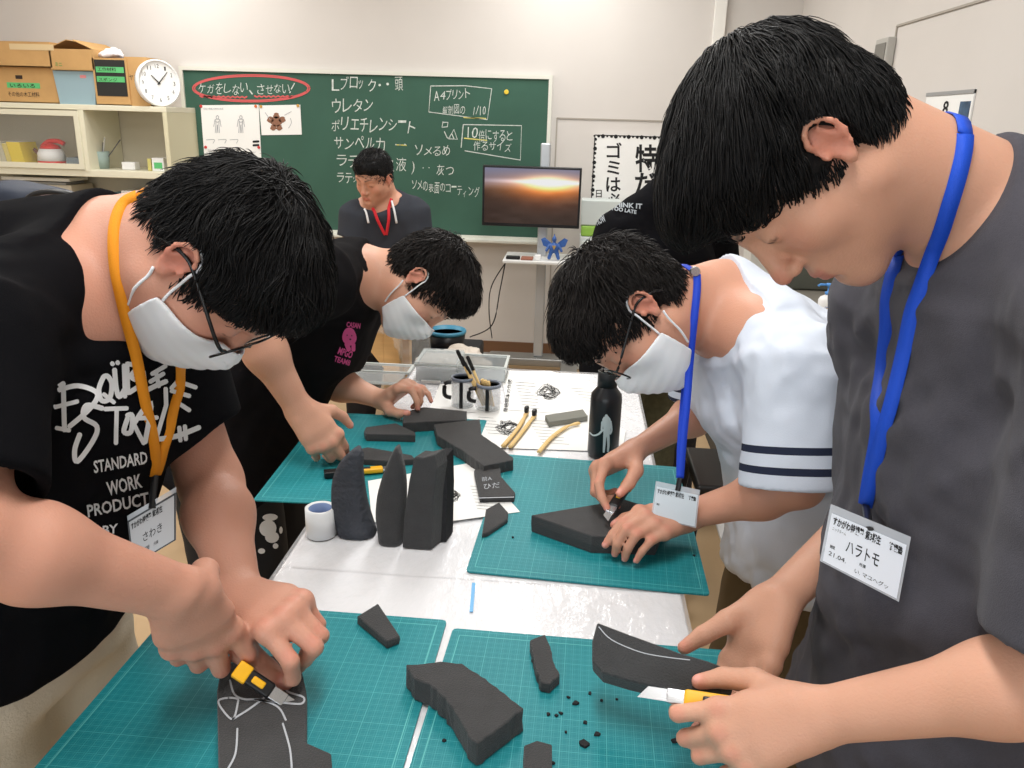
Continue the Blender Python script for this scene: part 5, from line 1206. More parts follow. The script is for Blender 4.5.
def mask_obj(h, parent, m, skin, name='face_mask', fat=0, label=None):
    S = Sdf(); E, C = h.E, h.C
    S.add(E((0, .046, -.055), (.057+fat, .050, .058)), 0)
    S.add(E((0, .086, -.040), (.021, .030, .034)), .03)
    S.add(E((0, .068, -.080), (.032, .026, .026)), .03)
    S.add((lambda p: skin.ev(p)-.0028, h.L(0, .05, -.05), .10*h.s), .008); S2 = Sdf(); base = S.ev
    def shell(p): return np.abs(base(p)-.0015)-.0022
    S2.p.append((shell, h.L(0, .06, -.06), .09*h.s, 0, 'u'))
    S2.cut(half(h.L(0, .016, 0), h.dirv(0, -1, -.12)), .002)
    S2.cut(half(h.L(0, .10, -.012), h.dirv(0, -.35, 1)), .002)
    S2.cut(half(h.L(0, .05, -.108), h.dirv(0, -.35, -1)), .002)
    S2.disp = lambda p: .0007*np.sin(h.loc(p)[:, 2]*400+vnoise(p*25))*np.clip(1.1-np.abs(h.loc(p)[:, 0])/.06, .15, 1)+.0003*vnoise(p*35); S2.damp = .003
    o, vp, q = sdf_obj(name, S2, .0022, m, parent, 1)
    for x in (-1, 1):
        e = x*(.058+fat)
        for a in (((e, .022, -.040), (x*.0735, .016, -.014), (x*.081, .008, .010), (x*.084, -.002, .026), (x*.082, -.014, .030)),
                  ((e*.98, .020, -.088), (x*.074, .008, -.066), (x*.080, -.002, -.042), (x*.083, -.010, -.030))):
            pts, _, _ = drape([h.L(*v) for v in a], [skin], .0022*h.s, 20, 5); bm = bmesh.new(); tube(bm, pts, .0019*h.s, 6); bmobj('ear_loop', bm, m, o, True)
    return o
def glasses_obj(h, parent, m, glass):
    bm = bmesh.new(); rings = []
    for x in (-1, 1):
        pts = []
        for k in range(28):
            t = 2*math.pi*k/28; cx = math.copysign(abs(math.cos(t))**.6, math.cos(t))*.027; cz = math.copysign(abs(math.sin(t))**.7, math.sin(t))*.019
            pts.append(h.L(x*(.033)+cx, .104-.10*(abs(x*.033+cx))**1.3, -.004+cz))
        tube(bm, pts, .0015, 6, closed=True); rings.append(pts)
        tube(bm, smoothline([h.L(x*.060, .100, .004), h.L(x*.074, .088, .006), h.L(x*.0815, .02, .012), h.L(x*.084, -.008, .012), h.L(x*.082, -.03, -.004), h.L(x*.079, -.04, -.018)], 5), .0021, 8)
    tube(bm, smoothline([h.L(-.007, .103, .0), h.L(0, .106, .003), h.L(.007, .103, .0)], 3), .0014, 6)
    o = bmobj('glasses', bm, m, parent, True)
    for pts in rings:
        c = sum(pts)/len(pts); vs = [c+h.dirv(0, .0006, 0)]+pts; n = len(pts)
        mesh('lens', vs, [(0, i+1, (i+1) % n+1) for i in range(n)], glass, o, True)
    return o
def strap_path(bm, pts, w, nrmf, th=.0008):
    """flat ribbon of width 2w along pts; nrmf gives the flat side's normal at each point"""
    L = []
    for i, p in enumerate(pts):
        d = nrm(pts[min(i+1, len(pts)-1)]-pts[max(i-1, 0)]); n = nrm(nrmf[i]); s = nrm(np.cross(d, n))
        L.append([bm.verts.new(tuple(p+a*s*w+b*n*th)) for a, b in ((-1, -1), (1, -1), (1, 1), (-1, 1))])
    for i in range(len(L)-1):
        for j in range(4): bm.faces.new((L[i][j], L[i][(j+1) % 4], L[i+1][(j+1) % 4], L[i+1][j]))
    bm.faces.new(L[0][::-1]); bm.faces.new(L[-1])
def drape(pts, sdfs, off=.002, n=70, it=6):
    """ribbon centre line pushed out of the bodies it lies on"""
    q = resample(smoothline(pts, 8), n); N = None
    def ds(p):
        return np.min([s.ev(p) for s in sdfs], axis=0)
    for k in range(it):
        d = ds(q); e = .003; g = np.stack([ds(q+A(e, 0, 0))-d, ds(q+A(0, e, 0))-d, ds(q+A(0, 0, e))-d], 1); g /= np.linalg.norm(g, axis=1)[:, None]+1e-9
        q = q+g*np.maximum(off-d, 0)[:, None]; N = g
        if k < it-1: q[1:-1] = .5*q[1:-1]+.25*(q[:-2]+q[2:])
    return q, N, ds(q)
def stops(*ks):
    return ks
GLASSM = None
def figure(k):
    """builds body, hair, clothes of one person; returns a dict of handles"""
    h = k['head']; lat = nrm(k['shR']-k['shL']); hip = k['hip']; chest = k['chest']; waist = k['waist']; c7 = k['c7']
    hx = nrm(A(lat[0], lat[1], 0)); fwd = nrm(np.cross(A(0, 0, 1), hx))
    root = empty('person', (hip[0], hip[1], 0), k['label'], 'person', k.get('group'))
    w = k.get('w', 1.0); sp = []; floor = 0.03
    S = Sdf(); head_prims(S, h, k.get('fat', 0), sp, k.get('mouth', True)); SH = Sdf(); SH.p = list(S.p)
    neck_prim(S, h, c7, *k.get('neck', (.052, .060)))
    mid = (k['shR']+k['shL'])/2
    S.add(rc(k['shL']*.55+c7*.45, k['shR']*.55+c7*.45, .050), .04)
    S.add(rc(c7, k['shL'], .046, .046*w), .04); S.add(rc(c7, k['shR'], .046, .046*w), .04)
    S.add(es(c7*.35+mid*.65, chest, lat, lat, (.13*w, .072*w), (.145*w, .098*w), .04), .05)
    S.add(es(chest, waist, lat, lat, (.145*w, .098*w), (.125*w, .092*w), .04), .05)
    S.add(es(waist, hip, hx, hx, (.125*w, .092*w), (.145*w, .098*w), .05), .05)
    for sd, a, b, c, hd in ((-1, 'shL', 'elL', 'wrL', 'handL'), (1, 'shR', 'elR', 'wrR', 'handR')):
        hh = k[hd]; arm_prims(S, k[a], k[b], k[c], k.get('aw', 1), hh['n'])
        hand_prims(S, k[c], hh['f'], hh['n'], sd, hh['curl'], hh['thumb'], k.get('hs', 1.0), sp, k.get('hfr', 1.0))
    J = legs_prims(S, hip-A(0, 0, .04), hx, fwd, w=(.078*w, .055*w, .042*w), bend=k.get('bend', .04), spread=k.get('spread', .12))
    body, vp, q = sdf_obj('body', S, k['res'], k['skin'], root, 1, tinter(k['tone'], sp))
    out = dict(root=root, SH=SH, S=S, body=body, bvp=vp, bq=q, J=J, fwd=fwd, hx=hx, h=h)
    # hair
    cap = hair_cap(h, **k.get('cap', {})); out['hair'] = hair_mesh('hair', h, cap, SH, k['hairmat'], root, k.get('seed', 1), k['hair'], count=k.get('hc', 5000), res=max(.003, k['res']))
    out['cap'] = cap
    # t-shirt
    t = k['shirt']; lo = t.get('loose', .025); C = Sdf()
    e = lo; C.add(es(c7*.30+mid*.70, chest, lat, lat, (.135*w+e*.6, .078*w+e*.5), (.150*w+e, .102*w+e), .035), .0)
    for a in ('shL', 'shR'): C.add(rc(c7*.5+k[a]*.5, k[a], .048*w+e*.35, .055*w+e*.45), .035)
    C.add(es(chest, waist, lat, lat, (.150*w+e, .102*w+e), (.142*w+e*1.2, .105*w+e*1.2), .04), .05)
    hem = t['hem']; C.add(es(waist, hem, hx, hx, (.142*w+e*1.2, .105*w+e*1.2), (.165*w+e*1.2, .118*w+e*1.2), .05), .05)
    for f_, in [(x,) for x in t.get('extra', [])]: C.add(f_, .04)
    for a, b in (('shL', 'elL'), ('shR', 'elR')):
        ts = t.get('sleeve', .72) if not isinstance(t.get('sleeve'), dict) else t['sleeve'][a]
        tip = k[a]+(k[b]-k[a])*ts; r1 = t.get('sr', .072)
        C.add(cyl(k[a]+(k[a]-tip)*.05, tip, .058*w+e*.5, r1, .004), .045)
    if 'pre' in t: t['pre'](C, k)
    NS = Sdf(); NS.p = [x for x in S.p if x[1] is not None and x[2] > .03 and np.linalg.norm(x[1]-c7)-x[2] < .18]
    cdir = nrm(t['collar'][1]-t['collar'][0]); cc0 = t['collar'][0]
    C.add((lambda p: np.maximum(np.maximum(NS.ev(p)-.009, np.linalg.norm(p-c7, axis=1)-.17), (p-cc0)@cdir), c7, .18), .01)
    for a, b in (('shL', 'elL'), ('shR', 'elR')):
        ts = t.get('sleeve', .72) if not isinstance(t.get('sleeve'), dict) else t['sleeve'][a]
        tip = k[a]+(k[b]-k[a])*ts; r1 = t.get('sr', .072); d = nrm(k[b]-k[a])
        C.sub(cyl(tip-d*.028, tip+d*.04, r1-.012, r1-.009), .003)
    hd = nrm(hem-waist)
    C.cut(half(hem+hd*.02, hd), .003)
    ca, cb, cr = t['collar']; C.sub(cyl(ca, cb, cr[0], cr[1], .008), .006)
    tips = []
    for a, b in (('shL', 'elL'), ('shR', 'elR')):
        ts = t.get('sleeve', .72) if not isinstance(t.get('sleeve'), dict) else t['sleeve'][a]
        tips.append(k[a]+(k[b]-k[a])*ts)
    fo_ = t['folds']
    def dsp(p):
        w_ = np.ones(len(p))
        w_ = np.minimum(w_, np.clip(np.linalg.norm(p-cc0, axis=1)/.15-.40, .12, 1))
        for tp_ in tips: w_ = np.minimum(w_, np.clip(np.linalg.norm(p-tp_, axis=1)/.15-.45, .12, 1))
        return fo_(p)*w_
    C.disp = dsp; C.damp = t.get('famp', .012)
    sh, svp, sq = sdf_obj('t_shirt', C, t.get('res', .0045), t['mat'], root, 1, t.get('tint'))
    out.update(shirt=sh, C=C, svp=svp, sq=sq)
    # collar rib
    if t.get('rib', True) is not False:
        pass
    # trousers
    p = k['pants']; D = Sdf(); wl = p.get('w', (.105, .080, .068)); D.add(es(waist*.45+hip*.55, hip-A(0, 0, .05), hx, hx, (.150*w, .108*w), (.160*w, .115*w), .03), .0)
    for h0, kn, an in J:
        D.add(rc(h0, kn, wl[0], wl[1]), .03)
        if p.get('long', True): D.add(rc(kn, an+A(0, 0, .02), wl[1], wl[2]), .02)
    if not p.get('long', True): D.cut(half(A(0, 0, J[0][1][2]+p.get('cutz', .0)), A(0, 0, -1)), .003)
    D.disp = folds(.006, (7, 7, 2.5), 5); D.damp = .008
    tr, tvp, tq = sdf_obj('trousers' if p.get('long', True) else 'shorts', D, .008, p['mat'], root, 1); out.update(pants=tr, tvp=tvp, tq=tq)
    for h0, kn, an in J:
        Q = Sdf(); Q.add(es(an-fwd*.04-A(0, 0, .045), an+fwd*.16-A(0, 0, .052), hx, hx, (.040, .045), (.046, .034), .035), 0)
        Q.add(rc(an-A(0, 0, .03), an+A(0, 0, .015), .047, .044), .02); Q.cut(half(A(0, 0, .012), A(0, 0, -1)), .003); Q.cut(half(an+A(0, 0, .03), A(0, 0, 1)), .004)
        so, _, _ = sdf_obj('shoe', Q, .007, k['shoe'], root, 1)
        bm = bmesh.new(); c0 = an-fwd*.04; c1 = an+fwd*.16; pl = []
        for i in range(24):
            a = 2*math.pi*i/24; c = c0 if math.cos(a) < 0 else c1; pl.append(A(c[0], c[1], .001)+fwd*math.cos(a)*.042+hx*math.sin(a)*.048)
        prism(bm, pl, (0, 0, .02)); bmobj('sole', bm, MATS['rubber_white'], so)
    return out
mat('rubber_white', (205, 203, 198), .7)

HAIRM = mat('black_hair', (16, 15, 16), .55, .28, bump=.15, bscale=300)
HAIRB = mat('brownblack_hair', (27, 23, 22), .55, .28, bump=.15, bscale=300)
SK = mat('skin', (214, 165, 138), **SKIN)
relax = [(25, 30, 18, 3), (28, 32, 20, 0), (32, 34, 20, -3), (36, 36, 22, -7)]
TH = [(.6, .65, -.35), (.85, .40, -.3), (.93, .2, -.25)]

def people():
    out = {}
    # ---- boy at the right front, charcoal shirt
    hd = Head(P(800, 162, .775), R*-.38+U*-.90-B*.16, R*-.92+U*.39, .95)
    blk = mat('charcoal_knit', (72, 71, 78), .95, .10, bump=.25, bscale=900, var=.06, vscale=400, sheen=.08)
    k = dict(label='boy in a loose charcoal t-shirt with a blue lanyard, trimming foam with yellow cutter', head=hd,
        c7=P(1012, 222, .80), shR=P(912, 300, .97), shL=P(1150, 305, .63), elR=P(905, 488, 1.08), wrR=P(778, 600, .955), elL=P(1098, 672, .655), wrL=P(815, 717, .775),
        res=.003, skin=SK, tone=(207, 156, 131), hairmat=HAIRM, seed=3, w=1.0, aw=.86, hs=.95, hc=17000, neck=(.056, .060),
        handL=dict(f=V(-0.787, -0.294, -0.189), n=V(0.005, 0.339, 0.891), curl=[(1, 78, 46, 8), (30, 96, 44, 0), (30, 96, 42, 0), (36, 88, 45, -9)], thumb=[(0.613, 0.525, -0.50), (0.818, 0.281, -0.30), (0.972, 0.097, -0.0)]),
        handR=dict(f=V(-0.447, -0.73, 0.30), n=V(0.68, -0.153, -0.489), curl=[(8, 16, 8, 0), (10, 16, 8, 0), (10, 16, 8, -3), (10, 16, 8, -5)], thumb=[(0.747, 0.191, -0.52), (0.80, 0.44, -0.28), (0.80, 0.36, -0.28)]),
        hair=dict(len=lambda x, y, z: .022+.05*min(max((z+.02)/.10, 0), 1)+.03*(y > .03), g=.55, flow=A(.0, .40, -.15), messy=.07, clump=.45, lift=.003, hug=.6, zf=.022, sb=-.006),
        cap=dict(th=.007, top=.008, front=.022))
    k['hip'] = A(.475, .84, .88); k['waist'] = A(.48, .835, 1.02); k['chest'] = A(.475, .83, 1.20)
    fo = folds(.020, (6.5, 6.5, 1.0), 2, .55)
    k['shirt'] = dict(loose=.052, hem=A(.470, .84, .76), sleeve=dict(shL=.93, shR=.93), sr=.088, extra=[rc(P(1045, 245, .83), P(960, 210, .80), .070)], collar=(P(956, 202, .795), P(853, 148, .785), (.082, .100)), folds=fo, famp=.024, res=.004, mat=blk)
    k['pants'] = dict(mat=mat('navy_trousers', (42, 44, 52), .9)); k['shoe'] = mat('shoe_black', (40, 40, 42), .6)
    o = figure(k); out['right'] = (o, k)

    # ---- boy at the left front, black printed t-shirt, mask, glasses, orange lanyard
    hd = Head(P(218, 262, .90), R*.27+U*-.93-B*.18, R*.92+U*.24+B*.20, .92)
    bk = mat('black_cotton', (15, 15, 18), .95, .08, bump=.15, bscale=700)
    k = dict(label='boy in a black t-shirt with white lettering, mask and glasses, cutting foam', head=hd,
        c7=P(108, 262, .97), shR=P(-45, 335, .76), shL=P(150, 318, 1.06), elR=P(-40, 532, .68), wrR=P(177, 592, .821), elL=P(211, 482, 1.10), wrL=P(238, 597, .972),
        res=.003, skin=SK, tone=(203, 148, 126), hairmat=HAIRM, seed=5, w=1.10, aw=.96, hs=1.0, hfr=1.10, fat=.006, hc=16000, neck=(.062, .072), mouth=False,
        handR=dict(f=V(0.049, -0.611, -0.522), n=V(0.429, -0.227, 0.86), curl=[(-12, 24, 0, 7), (-1, 98, 56, -8), (11, 104, 49, -8), (15, 95, 50, -5)], thumb=[(0.586, 0.188, -1.052), (0.778, -0.252, -0.702), (0.926, -0.255, -0.63)]),
        handL=dict(f=V(0.8, -0.084, 0.561), n=V(0.486, 0.602, 0.68), curl=[(42, 62, 41, 6), (42, 92, 0, -8), (46, 90, 1, -6), (63, 86, 28, -8)], thumb=[(0.649, 0.417, -0.502), (0.678, -0.324, -1.007), (1.132, -0.04, -0.335)]),
        hair=dict(len=lambda x, y, z: .016+.035*min(max((z+.03)/.10, 0), 1)+.012*(y > .03), g=.25, flow=A(.0, .25, -.15), messy=.12, clump=.6, lift=.003, hug=.5),
        cap=dict(th=.005, top=.008, front=.006))
    k['hip'] = P(-10, 640, 1.02); k['hip'][2] = .88; k['waist'] = k['hip']+A(.03, 0, .15); k['chest'] = P(60, 385, .98)
    k['shirt'] = dict(loose=.028, hem=k['hip']+A(.0, 0, .03), sleeve=dict(shL=.66, shR=.84), sr=.068, extra=[rc(P(55, 285, .99), P(122, 268, .965), .080), rc(P(-35, 272, .97), P(62, 266, .98), .080)], collar=(P(120, 266, .965), P(213, 254, .95), (.084, .10)), folds=folds(.010, (4.5, 4.5, 1.6), 4, .5), famp=.014, res=.004, mat=bk)
    k['pants'] = dict(mat=mat('cream_trousers', (212, 206, 190), .9, bump=.2, bscale=300)); k['shoe'] = MATS['shoe_black']
    o = figure(k); out['left'] = (o, k)

    # ---- boy in the white t-shirt
    hd = Head(P(632, 314, 1.31), R*-.32+U*-.94+B*.0, R*-.94+U*.32+B*.06, .97)
    wh = mat('white_cotton', (208, 216, 230), .9, .2, bump=.12, bscale=600)
    nt = wh.node_tree; vc = nt.nodes.new('ShaderNodeVertexColor'); vc.layer_name = 'tint'; sx = nt.nodes.new('ShaderNodeSeparateColor'); nt.links.new(vc.outputs[0], sx.inputs[0])
    def MN(op, a, b):
        n_ = nt.nodes.new('ShaderNodeMath'); n_.operation = op
        for i_, x in enumerate((a, b)):
            if isinstance(x, (int, float)): n_.inputs[i_].default_value = x
            else: nt.links.new(x, n_.inputs[i_])
        return n_.outputs[0]
    def band(c, w): return MN('LESS_THAN', MN('ABSOLUTE', MN('SUBTRACT', sx.outputs[0], c), 0), w)
    msk = MN('MULTIPLY', MN('MAXIMUM', band(.70, .030), band(.86, .030)), MN('LESS_THAN', sx.outputs[1], .10))
    mx = nt.nodes.new('ShaderNodeMix'); mx.data_type = 'RGBA'; nt.links.new(msk, mx.inputs[0]); mx.inputs[6].default_value = s2l((208, 216, 230))+(1,); mx.inputs[7].default_value = s2l((40, 46, 66))+(1,)
    nt.links.new(mx.outputs[2], nt.nodes['Principled BSDF'].inputs['Base Color'])
    k = dict(label='boy in a white t-shirt with two navy sleeve stripes, mask and glasses, cutting foam', head=hd,
        c7=P(722, 300, 1.37), shL=P(800, 362, 1.20), shR=P(712, 335, 1.52), elL=P(800, 484, 1.20), wrL=P(684, 516, 1.312), elR=P(716, 402, 1.54), wrR=P(634, 451, 1.406),
        res=.0034, skin=SK, tone=(199, 146, 122), hairmat=HAIRB, seed=9, w=1.0, aw=.80, hs=.90, hc=12000, neck=(.052, .058), mouth=False,
        handL=dict(f=V(-0.817, -0.014, 0.664), n=V(-0.391, 0.653, 0.775), curl=[(20, 35, 10, -6), (20, 54, 28, -4), (20, 54, 25, 0), (22, 37, 17, 0)], thumb=[(0.726, 0.564, -0.298), (0.759, 0.225, -0.303), (0.994, -0.102, -0.26)]),
        handR=dict(f=V(-0.728, -0.308, 0.42), n=V(-0.863, 0.373, 0.153), curl=[(38, 31, 17, 4), (52, 51, 41, 0), (54, 70, 40, -1), (58, 80, 39, -5)], thumb=[(0.591, 0.457, -0.634), (0.862, 0.149, -0.421), (0.903, -0.077, -0.268)]),
        hair=dict(len=lambda x, y, z: .018+.032*min(max((z+.02)/.10, 0), 1), g=.2, flow=A(.0, .30, .0), messy=.19, clump=.4, lift=.004, hug=.3, w=1.1),
        cap=dict(th=.005, top=.006, front=.002))
    k['hip'] = P(822, 516, 1.44); k['waist'] = P(816, 445, 1.42); k['chest'] = P(775, 375, 1.38)
    k['shirt'] = dict(loose=.030, hem=P(812, 560, 1.46), sleeve=dict(shL=1.02, shR=.90), sr=.088, extra=[rc(P(765, 328, 1.39), P(722, 302, 1.37), .067)], collar=(P(722, 300, 1.37), P(640, 292, 1.34), (.073, .085)), folds=folds(.019, (5, 5, 2.4), 8, .6), famp=.024, res=.0045, mat=wh)
    shl, ell_ = k['shL'], k['elL']; shr, elr = k['shR'], k['elR']
    def tint(vp):
        out = np.zeros((len(vp), 3)); out[:, 1] = 9
        for a, b in ((shl, ell_), (shr, elr)):
            L = np.linalg.norm(b-a); d = (b-a)/L; t_ = (vp-a)@d/L; r_ = np.linalg.norm((vp-a)-np.outer((vp-a)@d, d), axis=1)
            c_ = r_ < out[:, 1]; out[c_, 0] = t_[c_]; out[c_, 1] = r_[c_]
        return out
    k['shirt']['tint'] = tint; k['shirt']['res'] = .0033
    k['pants'] = dict(mat=mat('olive_trousers', (96, 82, 58), .9)); k['shoe'] = MATS['shoe_black']
    o = figure(k); out['white'] = (o, k)

    # ---- boy behind on the left, black t-shirt with pink print
    hd = Head(P(423, 284, 1.79), R*.30+U*-.95+B*.0, R*.95+U*.28+B*.06, .92)
    k = dict(label='boy in a black t-shirt with pink print, leaning over the far left mat', head=hd,
        c7=P(354, 272, 1.80), shR=P(320, 278, 1.64), shL=P(356, 300, 1.98), elR=P(250, 325, 1.46), wrR=P(299, 409, 1.533), elL=P(322, 378, 1.92), wrL=P(383, 400, 1.885),
        res=.004, skin=SK, tone=(208, 158, 134), hairmat=HAIRB, seed=12, w=.98, aw=.86, hs=.92, hc=8000, neck=(.050, .056), mouth=False,
        handR=dict(f=V(0.568, -0.747, -0.147), n=V(0.164, 0.277, 0.869), curl=[(42, 25, 24, -2), (34, 54, 28, 0), (38, 52, 27, 1), (49, 32, 24, -3)], thumb=[(0.52, 0.63, -0.329), (0.716, 0.395, -0.522), (0.885, 0.083, -0.32)]),
        handL=dict(f=V(0.561, 0.325, 0.458), n=V(0.101, 0.856, 0.351), curl=[(29, 66, 21, 2), (44, 79, 32, -3), (59, 86, 29, -5), (38, 37, 25, -5)], thumb=[(0.578, 0.535, -0.624), (0.774, 0.201, -0.496), (0.951, 0.019, -0.345)]),
        hair=dict(len=lambda x, y, z: .016+.030*min(max((z+.02)/.10, 0), 1)+.01*(y > .04), g=.25, flow=A(.0, .30, -.1), messy=.2, clump=.4, lift=.003, hug=.4, w=1.3),
        cap=dict(th=.007, top=.006, front=.003))
    k['hip'] = P(236, 440, 1.88); k['waist'] = P(262, 380, 1.86); k['chest'] = P(310, 322, 1.84)
    k['shirt'] = dict(loose=.030, hem=P(225, 475, 1.88), sleeve=dict(shL=.75, shR=.80), sr=.070, extra=[rc(P(335, 290, 1.82), P(368, 269, 1.80), .064)], collar=(P(369, 268, 1.80), P(425, 266, 1.79), (.068, .08)), folds=folds(.009, (4.5, 4.5, 2), 14, .5), famp=.013, res=.005, mat=mat('faded_black_cotton', (22, 21, 23), .95, .08, bump=.1, bscale=500))
    k['pants'] = dict(mat=mat('black_shorts', (27, 27, 29), .9), long=False, cutz=.02, w=(.115, .100, .09)); k['shoe'] = mat('shoe_white', (200, 200, 198), .6)
    o = figure(k); out['pink'] = (o, k)

    # ---- man behind the workbench
    hd = Head(P(374, 178, 3.4), R*-.42+U*-.60+B*.68, R*-.05+U*.80+B*.60, .85)
    k = dict(label='man in a dark grey shirt with a red lanyard, leaning before the chalkboard', head=hd,
        c7=P(386, 206, 3.52), shR=P(358, 215, 3.48), shL=P(412, 212, 3.50), elR=P(349, 262, 3.52), wrR=P(352, 305, 3.30), elL=P(424, 262, 3.54), wrL=P(418, 300, 3.32),
        res=.005, skin=SK, tone=(196, 142, 116), hairmat=HAIRM, seed=21, w=1.0, aw=1.0, hs=1.0, hc=2500, neck=(.055, .060),
        handR=dict(f=V(.0, -.4, 1), n=V(0, 1, .3), curl=relax, thumb=TH), handL=dict(f=V(.0, -.4, 1), n=V(0, 1, .3), curl=relax, thumb=TH),
        hair=dict(len=lambda x, y, z: .010+.018*min(max((z-.0)/.10, 0), 1), g=.1, flow=A(.1, .15, .2), messy=.14, clump=.3, lift=.002, hug=.8, w=1.4, zf=.056),
        cap=dict(th=.006, top=.012, front=.0))
    k['hip'] = P(386, 330, 3.85); k['waist'] = P(386, 290, 3.76); k['chest'] = P(386, 248, 3.62)
    k['shirt'] = dict(loose=.022, hem=P(386, 342, 3.87), sleeve=dict(shL=.5, shR=.5), sr=.070, extra=[rc(P(388, 212, 3.53), P(384, 205, 3.46), .064)], collar=(P(384, 204, 3.46), P(375, 178, 3.36), (.066, .08)), folds=folds(.008, (4.5, 4.5, 2), 17, .5), famp=.012, res=.007, mat=mat('slate_cotton', (58, 61, 68), .92, .12))
    k['pants'] = dict(mat=mat('dark_trousers', (34, 34, 38), .9)); k['shoe'] = MATS['shoe_black']
    o = figure(k); out['man'] = (o, k)

    # ---- person seen from behind
    hd = Head(P(715, 175, 2.36), R*.55+U*-.55+B*-.6, R*.35+U*.85+B*-.2, .98)
    k = dict(label='person in a black t-shirt with grey print, back turned, beyond the boy in white', head=hd,
        c7=P(668, 200, 2.42), shL=P(618, 232, 2.42), shR=P(712, 225, 2.60), elL=P(648, 300, 2.45), wrL=P(690, 340, 2.60), elR=P(720, 300, 2.8), wrR=P(715, 330, 2.95),
        res=.005, skin=SK, tone=(216, 166, 138), hairmat=HAIRM, seed=25, w=1.0, aw=1.0, hs=1.0, hc=1500, neck=(.052, .058),
        handR=dict(f=V(.0, -.3, -1), n=V(0, 1, -.3), curl=relax, thumb=TH), handL=dict(f=V(.3, -.3, -1), n=V(0, 1, -.3), curl=relax, thumb=TH),
        hair=dict(len=lambda x, y, z: .02+.03*min(max((z-.0)/.10, 0), 1), g=.1, flow=A(.0, .1, -.2), messy=.2, clump=.4, lift=.003, hug=.3),
        cap=dict(th=.012, top=.01, front=.0))
    k['hip'] = P(640, 352, 2.55); k['waist'] = P(645, 305, 2.52); k['chest'] = P(660, 250, 2.50)
    k['shirt'] = dict(loose=.028, hem=P(638, 372, 2.55), sleeve=dict(shL=.75, shR=.75), sr=.075, extra=[rc(P(655, 208, 2.46), P(680, 193, 2.42), .064)], collar=(P(682, 191, 2.42), P(714, 170, 2.38), (.066, .075)), folds=folds(.008, (4.5, 4.5, 2), 19, .5), famp=.012, res=.006, mat=bk)
    k['pants'] = dict(mat=mat('olive_drab_trousers', (82, 80, 60), .9, var=.2, vscale=60)); k['shoe'] = MATS['shoe_black']
    o = figure(k); out['back'] = (o, k)
    return out
PEOPLE = people()
# ---------------------------------------------------------------- masks, glasses, prints, lanyards, what the hands hold
MASKW = mat('mask_white', (232, 234, 238), .8, .2, sss=.05); BLKG = mat('glasses_black', (20, 20, 22), .25, .5); LENS = mat('lens_clear', (240, 244, 246), .02, .6, alpha=.10)
def merged_bvh(o, parts=('b', 's')):
    V_, Q_ = [], []; n = 0
    for a, b in (('bvp', 'bq'), ('svp', 'sq')):
        V_.append(o[a]); Q_.append(o[b]+n); n += len(o[a])
    return bvh_of(np.vstack(V_), np.vstack(Q_))
o5, k5 = PEOPLE['right']; o1, k1 = PEOPLE['left']; o4, k4 = PEOPLE['white']; o2, k2_ = PEOPLE['pink']; o3, k3 = PEOPLE['man']; o6, k6 = PEOPLE['back']
mask_obj(k1['head'], o1['root'], MASKW, o1['SH'], fat=.007); mask_obj(k4['head'], o4['root'], MASKW, o4['SH'], fat=.002); mask_obj(k2_['head'], o2['root'], MASKW, o2['SH'], fat=.002)
glasses_obj(k1['head'], o1['root'], BLKG, LENS); glasses_obj(k4['head'], o4['root'], BLKG, LENS)
WPR = mat('shirt_print_white', (225, 226, 228), .8)
# white lettering on the black t-shirt
sb = bvh_of(o1['svp'], o1['sq']); m = Marks(); g = lambda *p: [(40+x/3.84, 340+y/3.84) for x, y in p]
W2 = 2.4
for pts in ([(66, 178), (66, 178), (84, 165)], [(82, 165), (86, 230), (92, 345)], [(50, 255), (140, 235)], [(60, 335), (110, 345)], [(66, 190), (140, 175), (215, 205), (190, 260), (110, 330)],   # D
            [(240, 140), (222, 190), (232, 232), (262, 225), (272, 170), (256, 138), (240, 140)], [(240, 208), (280, 240)],                                                   # O
            [(272, 88), (276, 92)], [(292, 84), (296, 88)], [(282, 112), (288, 180), (300, 218), (320, 190)], [(318, 95), (322, 218)],                                       # Ü
            [(330, 90), (334, 205)], [(330, 90), (372, 100), (345, 140), (385, 165), (338, 202)],                                                                          # B
            [(392, 120), (402, 190)], [(400, 195), (440, 175), (480, 158)], [(425, 130), (478, 98)], [(418, 160), (470, 128)], [(440, 120), (452, 178)],                    # L E
            [(540, 140), (500, 185)], [(530, 160), (595, 182)], [(500, 195), (570, 215)], [(515, 235), (570, 270)], [(478, 186), (480, 250)],
            [(235, 262), (175, 250), (165, 295), (215, 330), (200, 385), (140, 465), (130, 420), (150, 360)],                                                              # S
            [(245, 265), (330, 262)], [(290, 265), (288, 395)], [(332, 300), (318, 350), (345, 350), (350, 290), (330, 290)], [(350, 310), (395, 395)],                      # T E
            [(350, 330), (420, 240), (400, 390)], [(370, 300), (445, 298)], [(480, 250), (440, 385)], [(440, 380), (520, 368), (608, 335)], [(530, 335), (535, 385)], [(552, 330), (556, 380)]):
    m.stroke(g(*pts), 2.5 if len(pts) > 2 else 2.2)
for t_, a, b, hh in (('STANDARD', (205, 508), (412, 470), 46), ('WORK', (262, 594), (392, 560), 52), ('PRODUCT', (180, 678), (420, 628), 48)):
    (xa, ya), (xb, yb_) = g(a, b); m.text(t_, xa, ya, xb, yb_, hh/3.84, .022, .15)
(xa, ya), (xb, yb_) = g((236, 748), (300, 738)); m.text('BY', xa, ya, xb, yb_, 9, .02, .15)
m.px_on('white_lettering', hit_bvh(sb, .0016), WPR, o1['shirt'], 2.5)
